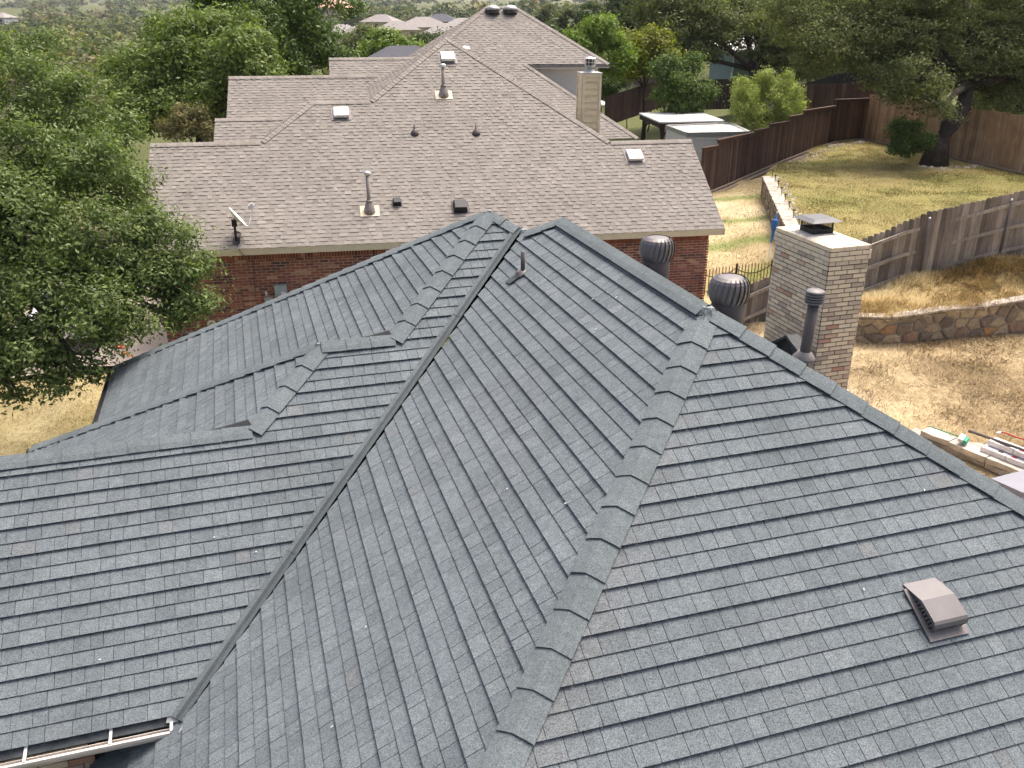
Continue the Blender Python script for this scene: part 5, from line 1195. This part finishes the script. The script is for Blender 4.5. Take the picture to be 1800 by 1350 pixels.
woodland('woodland', 'dark evergreen trees scattered through the far woodland', 'leaf_far_dark', 1100, 63, 80)

# ================================================================ BUILDINGS BEHIND
def hip_house(label, c, yaw, W_, Dp, wall, pitch, rmat, wmat, ridge=.35, group=None, win=3, garage=False):
    c = np.asarray(c, float); x, y = frame(yaw); h = thing('house', label, 'house', c, group)
    mb = MB(); mb.box(c + Zv * (wall / 2 - .3), x * W_ / 2, y * Dp / 2, Zv * (wall / 2 + .3)); mb.obj('wall', wmat, h)
    ov = .5; a, b = W_ / 2 + ov, Dp / 2 + ov; hr = b * pitch; rl = max(.2, a - b)
    e = [c + x * sx * a + y * sy * b + Zv * wall for sx, sy in ((-1, -1), (1, -1), (1, 1), (-1, 1))]; r0, r1 = c - x * rl + Zv * (wall + hr), c + x * rl + Zv * (wall + hr)
    mb = MB(); mb.t = .5
    for q in ((e[0], e[1], r1, r0), (e[1], e[2], r1), (e[2], e[3], r0, r1), (e[3], e[0], r0)): mb.t = random.uniform(.35, .65); mb.prism(list(q), [p - Zv * .12 for p in q])
    mb.obj('roof', rmat, h)
    for i in range(win):
        px = (-.5 + (i + .5) / win) * W_ * .9; mb = MB(); w_ = 1.0 if not (garage and i == win - 1) else 2.2; hh = .7 if w_ < 2 else 1.05; zc = 1.5 if w_ < 2 else 1.05
        mb.box(c + x * px - y * (Dp / 2 + .02) + Zv * zc, x * w_ * .6, y * .03, Zv * hh); wdw = mb.obj('window' if w_ < 2 else 'garage_door', 'window_dark' if w_ < 2 else 'pale_siding', h)
        if w_ < 2: mb = MB(); mb.box(c + x * px - y * (Dp / 2 + .04) + Zv * zc, x * .03, y * .02, Zv * hh); mb.box(c + x * px - y * (Dp / 2 + .04) + Zv * (zc - hh), x * .7, y * .05, Zv * .05); mb.obj('frame', 'white_metal', wdw)
    return h
def sub(u, v, d): p = at(u, v, d); return p
FH_ = [(640, 78, 285, 10, 15, 'grey_shingle', 'far_tan_wall', 'grey roofed far house half hidden by treetops, leftmost of the front row'), (700, 68, 300, -14, 14, 'grey_shingle', 'far_tan_wall', 'far house with cream wall right of the front row start'), (790, 78, 275, 6, 17, 'grey_shingle', 'tan_wall', 'nearest grey hip roof of the far suburb, above the navy roof'),
       (745, 62, 325, -20, 18, 'grey_shingle', 'far_tan_wall', 'broad grey roofed house in the middle of the far suburb'), (815, 60, 340, 12, 15, 'grey_shingle', 'red_brick', 'far brick fronted house with pale garage door near the gable hip'), (672, 52, 350, 18, 14, 'grey_shingle', 'tan_wall', 'small hip roofed far house behind the front row, left of centre'),
       (855, 56, 360, -8, 14, 'grey_shingle', 'tan_wall', 'far grey roofed house closest to the tan gable hip'), (603, 70, 330, -10, 13, 'grey_shingle', 'far_tan_wall', 'far house peeking between treetops right of the deep green tree'), (585, 24, 460, 12, 22, 'salmon_roof', 'far_tan_wall', 'salmon pink roofed building high at the back'), (6, 42, 430, 20, 11, 'grey_shingle', 'white_siding', 'lone pale house in the woodland at the far left edge'), (775, 50, 390, 5, 16, 'navy_shingle', 'tan_wall', 'dark roofed far house at the back of the suburb'), (1225, 45, 260, 10, 12, 'grey_shingle', 'white_siding', 'pale house glimpsed through trees right of the gable')]
for u, v, d, yw, W_, rm, wm, lb in FH_:
    c = at(u, v, d); hip_house(lb, c, yw, W_, W_ * .72, 2.9, .5, rm, wm, group='houses of the far suburb', garage=(wm == 'red_brick'))
    if wm == 'red_brick': pass
hip_house('navy shingled house behind the tan left wing', at(708, 77, 60) - Zv * 5.5, -25, 10, 8, 2.6, .62, 'navy_shingle', 'tan_wall', win=2)
th_ = thing('house', 'teal grey sided house with white trim under the live oak', 'house', under(1300, 150, 72)); c = at(1302, 150, 70); mb = MB(); mb.box(c + Zv * .6, np.array([1.75, .3, 0]), np.array([-.4, 2.5, 0]), Zv * 2.2); mb.obj('wall', 'teal_siding', th_)
q = [c + Zv * 2.75 + np.array(p) for p in ((-2.2, -3, 0), (1.7, -2.4, 0), (1.2, 3, .9), (-2.8, 2.6, .9))]; mb = MB(); mb.prism(q, [p - Zv * .15 for p in q]); mb.obj('roof', 'white_roof', th_)
for sx in (-1.72, 1.72): mb = MB(); mb.box(c + Zv * .6 + np.array([sx * 1.0 + .42, -2.55, 0]), np.array([.1, 0, 0]), np.array([0, .06, 0]), Zv * 2.2); mb.obj('corner_trim', 'white_metal', th_)
# pergola
pg = thing('pergola', 'dark wood pergola with flat white roof beyond the stepped fence', 'pergola', at(1195, 232, 47)); q = [at(1123, 202, 49.5), at(1160, 216, 45.5), at(1274, 211, 46.0), at(1230, 198, 50)]
zp = np.mean([p[2] for p in q]); q = [np.array([p[0], p[1], zp]) for p in q]; mb = MB(); mb.prism([p + Zv * .05 for p in q], [p - Zv * .03 for p in q]); mb.obj('roof_panel', 'white_roof', pg)
cn = np.mean(q, 0)
for i in range(4):
    a, b = q[i], q[(i + 1) % 4]; a2, b2 = a + (cn - a) * .04, b + (cn - b) * .04; mb = MB(); d = unit(b2 - a2); nn = np.cross(d, Zv); mb.box((a2 + b2) / 2 - Zv * .16, (b2 - a2) / 2, nn * .05, Zv * .12); mb.obj('beam', 'dark_wood', pg)
    p = a + (cn - a) * .14; mb = MB(); mb.box(p - Zv * 1.5, np.array([.09, 0, 0]), np.array([0, .09, 0]), Zv * 1.3); mb.obj('post', 'dark_wood', pg)
    for dd in (unit(b - a), unit(q[i - 1] - a)):
        mb = MB(); mb.tube([p - Zv * .95, p - Zv * .6 + dd * .12, p - Zv * .32 + dd * .5], .06, 6); mb.obj('brace', 'dark_wood', pg)
# shed
sc = [at(1172, 222, 45), at(1208, 236, 42.2), at(1318, 229, 42.6), at(1283, 215, 46)]; zs_ = float(np.mean([p[2] for p in sc])); sc = [np.array([p[0], p[1], zs_]) for p in sc]
sh = thing('shed', 'white sided flat roofed shed behind the stepped fence', 'shed', np.r_[np.mean(sc, 0)[:2], 1.6]); mb = MB(); cn = np.mean(sc, 0)
mb.prism([p - Zv * .12 for p in sc], [p - Zv * 2.4 for p in sc]); mb.obj('wall', 'white_siding', sh)
mb = MB(); mb.prism([cn + (p - cn) * .98 - Zv * .05 for p in sc], [cn + (p - cn) * .98 - Zv * .12 for p in sc]); mb.obj('roof_membrane', 'white_roof', sh)
for i in range(4):
    a, b = sc[i], sc[(i + 1) % 4]; d = unit(b - a); nn = np.cross(d, Zv); mb = MB(); mb.box((a + b) / 2 - Zv * .07, (b - a) / 2 + d * .05, nn * .06, Zv * .10); mb.obj('parapet', 'galv', sh)
for i in (0, 1):
    a, b = sc[i], sc[i + 1]; d = unit(b - a); nn = np.cross(d, Zv); nn = nn if (a - cn) @ nn > 0 else -nn; z = zs_ - .18
    for k in range(9):
        mb = MB(); m_ = (a + b) / 2; m_ = np.array([m_[0], m_[1], z - .09]); mb.box(m_ + nn * .012, (b - a) / 2, nn * .010, Zv * .083); mb.obj('siding_board', 'white_siding', sh); z -= .178
# white table-like awning by the beige chimney
aw = thing('awning', 'small white sail corner right of the beige chimney', 'awning', at(1062, 190, 56)); q = [at(1040, 182, 55), at(1056, 176, 57), at(1076, 184, 56), at(1060, 185, 53)]; mb = MB(); mb.prism(q, [p - Zv * .04 for p in q]); mb.obj('canopy', 'white_roof', aw)
mb = MB(); mb.tube([at(1074, 184, 56), at(1074, 184, 56) - Zv * 2.0], .04, 6); mb.obj('pole', 'white_metal', aw)

# ================================================================ SMALL THINGS
um = thing('patio_umbrella', 'closed blue umbrella leaning by the pale topped stone wall', 'umbrella', onz(1362, 415, 2.1)); a = at(1359, 408, 27.6); b = at(1366, 373, 27.6); mb = MB(); ax = unit(b - a)
mb.tube([a - ax * .35, a, a + (b - a) * .25, a + (b - a) * .55, a + (b - a) * .62, b], [.03, .05, .10, .13, .05, .012], 7); mb.obj('canopy', 'blue_cloth', um); mb = MB(); mb.tube([a - ax * .9, b + ax * .05], .018, 8); mb.obj('pole', 'white_metal', um)
for i in range(9):
    f = i / 8; P = path_at(W2[::-1], .3 + f * (path_len(W2) - .8)); nn = np.array([.35, .1, 0])
    lt = thing('path_light', ('tiny black path light nearest the dark stepped fence', 'second path light counted from the dark stepped fence', 'third path light counted from the dark stepped fence', 'fourth path light counted from the dark stepped fence', 'middle path light of the row on the retaining wall', 'fourth path light counted from the brick chimney end', 'third path light counted from the brick chimney end', 'second path light counted from the brick chimney end', 'path light of the row closest to the brick chimney')[i], 'light', P + nn, 'path lights along the retaining wall'); mb = MB(); mb.tube([P + nn - Zv * .05, P + nn + Zv * .30], .012, 6); mb.obj('stake', 'black_plastic', lt); mb = MB(); mb.lathe(P + nn + Zv * .28, [(.03, 0), (.055, .01), (.05, .04), (.01, .06)], 10); mb.obj('lamp_head', 'black_plastic', lt)
# loose stones
def rocks(name, label, pts, n, spread, size, zf, seed):
    r = random.Random(seed); mb = MB(); L = path_len(pts)
    for i in range(n):
        P = path_at(pts, r.random() * L); x, y = P[0] + r.gauss(0, spread), P[1] + r.gauss(0, spread); z = zf(x, y); s_ = size * r.uniform(.4, 1.4); c = np.array([x, y, z]); k = r.randint(5, 7)
        bot = [c + np.array([math.cos(6.28 * j / k) * s_ * r.uniform(.7, 1.2), math.sin(6.28 * j / k) * s_ * r.uniform(.7, 1.2), -.01]) for j in range(k)]; mb.prism([c + (p - c) * .6 + Zv * s_ * r.uniform(.3, .7) for p in bot], bot, cap=False)
    tag(mb.obj(name, 'limestone'), label, 'stones', kind='stuff')
uzf = lambda x, y: float(idw(UP, np.array([x]), np.array([y]))[0])
rocks('loose_stones', 'pale rubble strewn along the foot of the dark stepped fence', [np.r_[(p + np.array([.45, -.5, 0]))[:2], 0] for p in fD[3:]], 160, .25, .07, uzf, 1)
rocks('loose_stones', 'pale rubble strewn behind the retaining wall top', [np.r_[(p + np.array([.55, .1, 0]))[:2], 0] for p in W2], 150, .16, .06, uzf, 2)
rocks('loose_stones', 'ring of white stones round the leaning oak trunk', [np.r_[(ob + np.array([-.9, -.3, 0]))[:2], 0], np.r_[(ob + np.array([0, -.95, 0]))[:2], 0], np.r_[(ob + np.array([2.2, -.3, 0]))[:2], 0]], 60, .13, .08, uzf, 3)
# building materials by the slab wall
def yz(x, y): return float(idw(YP, np.array([x]), np.array([y]))[0])
pa = onz(1731, 781, 1.22); pdv = unit(onz(1830, 820, 1.22) - pa); pnv = np.cross(Zv, pdv)
for i, (o_, z_, lb, dy) in enumerate(((0, 1.16, 'white wrapped bundle with red printed end, nearer the slab wall', 0), (.30, 1.17, 'white wrapped bundle with red printed end, farther from the slab wall', .12), (.14, 1.28, 'white wrapped bundle lying on top of the other two', .05))):
    c = pa + pnv * o_ + pdv * dy; c = np.array([c[0], c[1], z_]); bd = thing('wrapped_bundle', lb, 'bundle', c + pdv * .9, 'white wrapped bundles')
    mb = MB(); mb.box(c + pdv * .9, pdv * .9, pnv * .13, Zv * .05); mb.obj('wrapping', 'wrap_white', bd)
    for k in (-.06, .06): mb = MB(); mb.box(c + pnv * k - pdv * .004, pdv * .004, pnv * .035, Zv * .03); mb.obj('end_print', 'red_print', bd)
    for k in (.35, .62, 1.1): mb = MB(); mb.box(c + pdv * k + Zv * .052 - pnv * .04, pdv * .05, pnv * .035, Zv * .002); mb.obj('label_mark', 'pipe_brown' if k != .62 else 'red_print', bd)
    for k in (.5, 1.3): mb = MB(); mb.box(c + pdv * k, pdv * .012, pnv * .1325, Zv * .0525); mb.obj('strap', 'meter_grey', bd)
po = thing('metal_pole', 'long dark pole lying across the white bundles', 'pole', onz(1720, 758, 1.2)); a = onz(1705, 758, 1.28); b = onz(1860, 812, 1.48); mb = MB(); mb.tube([a, b], .028, 10); mb.tube([a - unit(b - a) * .02, a + unit(b - a) * .06], .034, 10); mb.obj('shaft', 'pipe_brown', po, True); mb = MB(); mb.tube([b, b + unit(b - a) * .1], .034, 10); mb.obj('end_cap', 'black_plastic', po)
br = thing('push_broom', 'broom with green bristles and thin green handle on the slab wall', 'broom', onz(1690, 772, 1.15)); hd_ = onz(1690, 773, 1.18); b = onz(1632, 752, 1.25); dv = unit(b - hd_); dn = np.cross(dv, Zv)
mb = MB(); mb.tube([hd_ + Zv * .05, b + Zv * .04], .011, 6); mb.obj('handle', 'green_plastic', br); mb = MB(); mb.box(hd_ + Zv * .04, dn * .14, dv * .05, Zv * .03); mb.obj('head', 'meter_glass', br); mb = MB(); mb.box(hd_ - dv * .07 + Zv * .02, dn * .12, dv * .05, Zv * .035); mb.obj('bristles', 'green_plastic', br)
rp = thing('rope', 'red rope lying on the straw behind the bundles', 'rope', onz(1770, 762, 1.05)); mb = MB(); mb.tube([onz(1758, 760, 1.0), onz(1768, 761, 1.06), onz(1785, 768, 1.03), onz(1830, 782, 1.05)], .014, 6); mb.obj('cord', 'red_print', rp); mb = MB(); mb.tube([onz(1752, 762, 1.0), onz(1759, 760, 1.02)], .03, 8); mb.obj('handle', 'white_metal', rp)
gc = thing('covered_table', 'smooth blue grey cover over patio furniture at the right edge', 'cover', at(1800, 860, 13.2) - Zv * .8); q = [at(1742, 841, 13.6), at(1798, 866, 12.6), at(1880, 850, 13.0), at(1812, 823, 14.2)]; cn = np.mean(q, 0)
mb = MB(); mb.prism([p + Zv * .0 for p in q], [cn + (p - cn) * 1.04 - Zv * .16 for p in q]); mb.obj('cover_top', 'cover_grey', gc); mb = MB(); mb.prism([cn + (p - cn) * 1.0 - Zv * .18 for p in q], [cn + (p - cn) * .96 - Zv * 1.8 for p in q]); mb.obj('cover_skirt', 'cover_grey', gc)
# car on the driveway, mostly behind the left oak
cx_ = at(150, 560, 25.0); cz = float(idw(DP, np.array([cx_[0]]), np.array([cx_[1]]))[0]); ca = unit(np.array([-.2, 1, 0])); cb_ = np.cross(ca, Zv); C0 = np.array([cx_[0] - .2, cx_[1] + .4, cz])
car = thing('car', 'white car parked on the driveway behind the left oak', 'car', C0)
def CP(x, y, z): return C0 + ca * x + cb_ * y + Zv * z
prof = [(-2.2, .35), (-2.25, .7), (-2.1, .95), (-1.5, 1.0), (-.95, 1.42), (.5, 1.46), (1.25, 1.02), (2.1, .85), (2.25, .6), (2.2, .35)]
mb = MB(); mb.prism([CP(x, -.85 + .13 * max(0, z - .9), z) for x, z in prof][::-1], [CP(x, .85 - .13 * max(0, z - .9), z) for x, z in prof][::-1]); body = mb.obj('body', 'car_white', car)
for sg in (-1, 1):
    for x0, x1 in ((-1.2, -.3), (-.25, .75)):
        mb = MB(); qq = [CP(x0 + .1, sg * .85, 1.0), CP(x1, sg * .85, 1.0), CP(x1 - .2, sg * .80, 1.36), CP(x0 + .35, sg * .80, 1.36)]; mb.prism(qq, [p + cb_ * sg * -.02 for p in qq]); mb.obj('window', 'window_dark', car)
for x0, z0, x1, z1 in ((-1.45, 1.03, -1.0, 1.38), (1.2, 1.06, .58, 1.42)):
    s_ = np.sign(x0) * .03; mb = MB(); qq = [CP(x0 + s_, -.68, z0), CP(x0 + s_, .68, z0), CP(x1 + s_, .62, z1), CP(x1 + s_, -.62, z1)]; mb.prism(qq, [p - Zv * .02 for p in qq]); mb.obj('windscreen', 'window_dark', car)
for x in (-1.4, 1.4):
    for sg in (-1, 1):
        mb = MB(); mb.lathe(CP(x, sg * .72, .33), [(.30, 0), (.33, .03), (.33, .17), (.30, .2)], 18, cb_ * sg); wh = mb.obj('wheel', 'tyre', car); mb = MB(); mb.lathe(CP(x, sg * .72, .33), [(.2, .18), (.21, .205), (.05, .21)], 14, cb_ * sg); mb.obj('rim', 'bright_metal', wh)
for sg in (-1, 1): mb = MB(); mb.box(CP(2.22, sg * .6, .68), ca * .03, cb_ * .17, Zv * .08); mb.obj('headlight', 'meter_glass', car); mb = MB(); mb.box(CP(-2.22, sg * .62, .75), ca * .03, cb_ * .15, Zv * .09); mb.obj('tail_light', 'red_print', car)
# far road
rd = MB(); rp_ = [at(875, 8, 420), at(905, 22, 380), at(935, 40, 330)]
patch('far_field', [(40, 380), (130, 380), (160, 560), (20, 560)], [(40, 380, 4.2), (130, 380, 5.2), (160, 560, 11), (20, 560, 9)], lambda X, Y: np.stack([X * 0 + .42, X * 0 + .34, X * 0 + .20], -1) * (.8 + .4 * fbm(X * .05, Y * .05))[..., None], 20)

# ================================================================ AIR
hz = bpy.data.meshes.new('haze'); x0, x1, y0, y1, z0, z1 = -2450, 2450, -250, 3100, -14, 95
hz.from_pydata([(x, y, z) for z in (z0, z1) for y in (y0, y1) for x in (x0, x1)], [], [(0, 2, 3, 1), (4, 5, 7, 6), (0, 1, 5, 4), (2, 6, 7, 3), (0, 4, 6, 2), (1, 3, 7, 5)])
ho = link('haze', hz); ho['kind'] = 'stuff'; ho['label'] = 'thin pale haze over the whole scene'; ho['category'] = 'haze'
m = bpy.data.materials.new('haze'); m.use_nodes = True; n = m.node_tree; n.nodes.clear(); out = n.nodes.new("ShaderNodeOutputMaterial"); v = n.nodes.new("ShaderNodeVolumePrincipled")
v.inputs['Color'].default_value = (.86, .92, 1, 1); v.inputs['Density'].default_value = .00011; v.inputs['Anisotropy'].default_value = .2
n.links.new(v.outputs[0], out.inputs['Volume']); hz.materials.append(m)
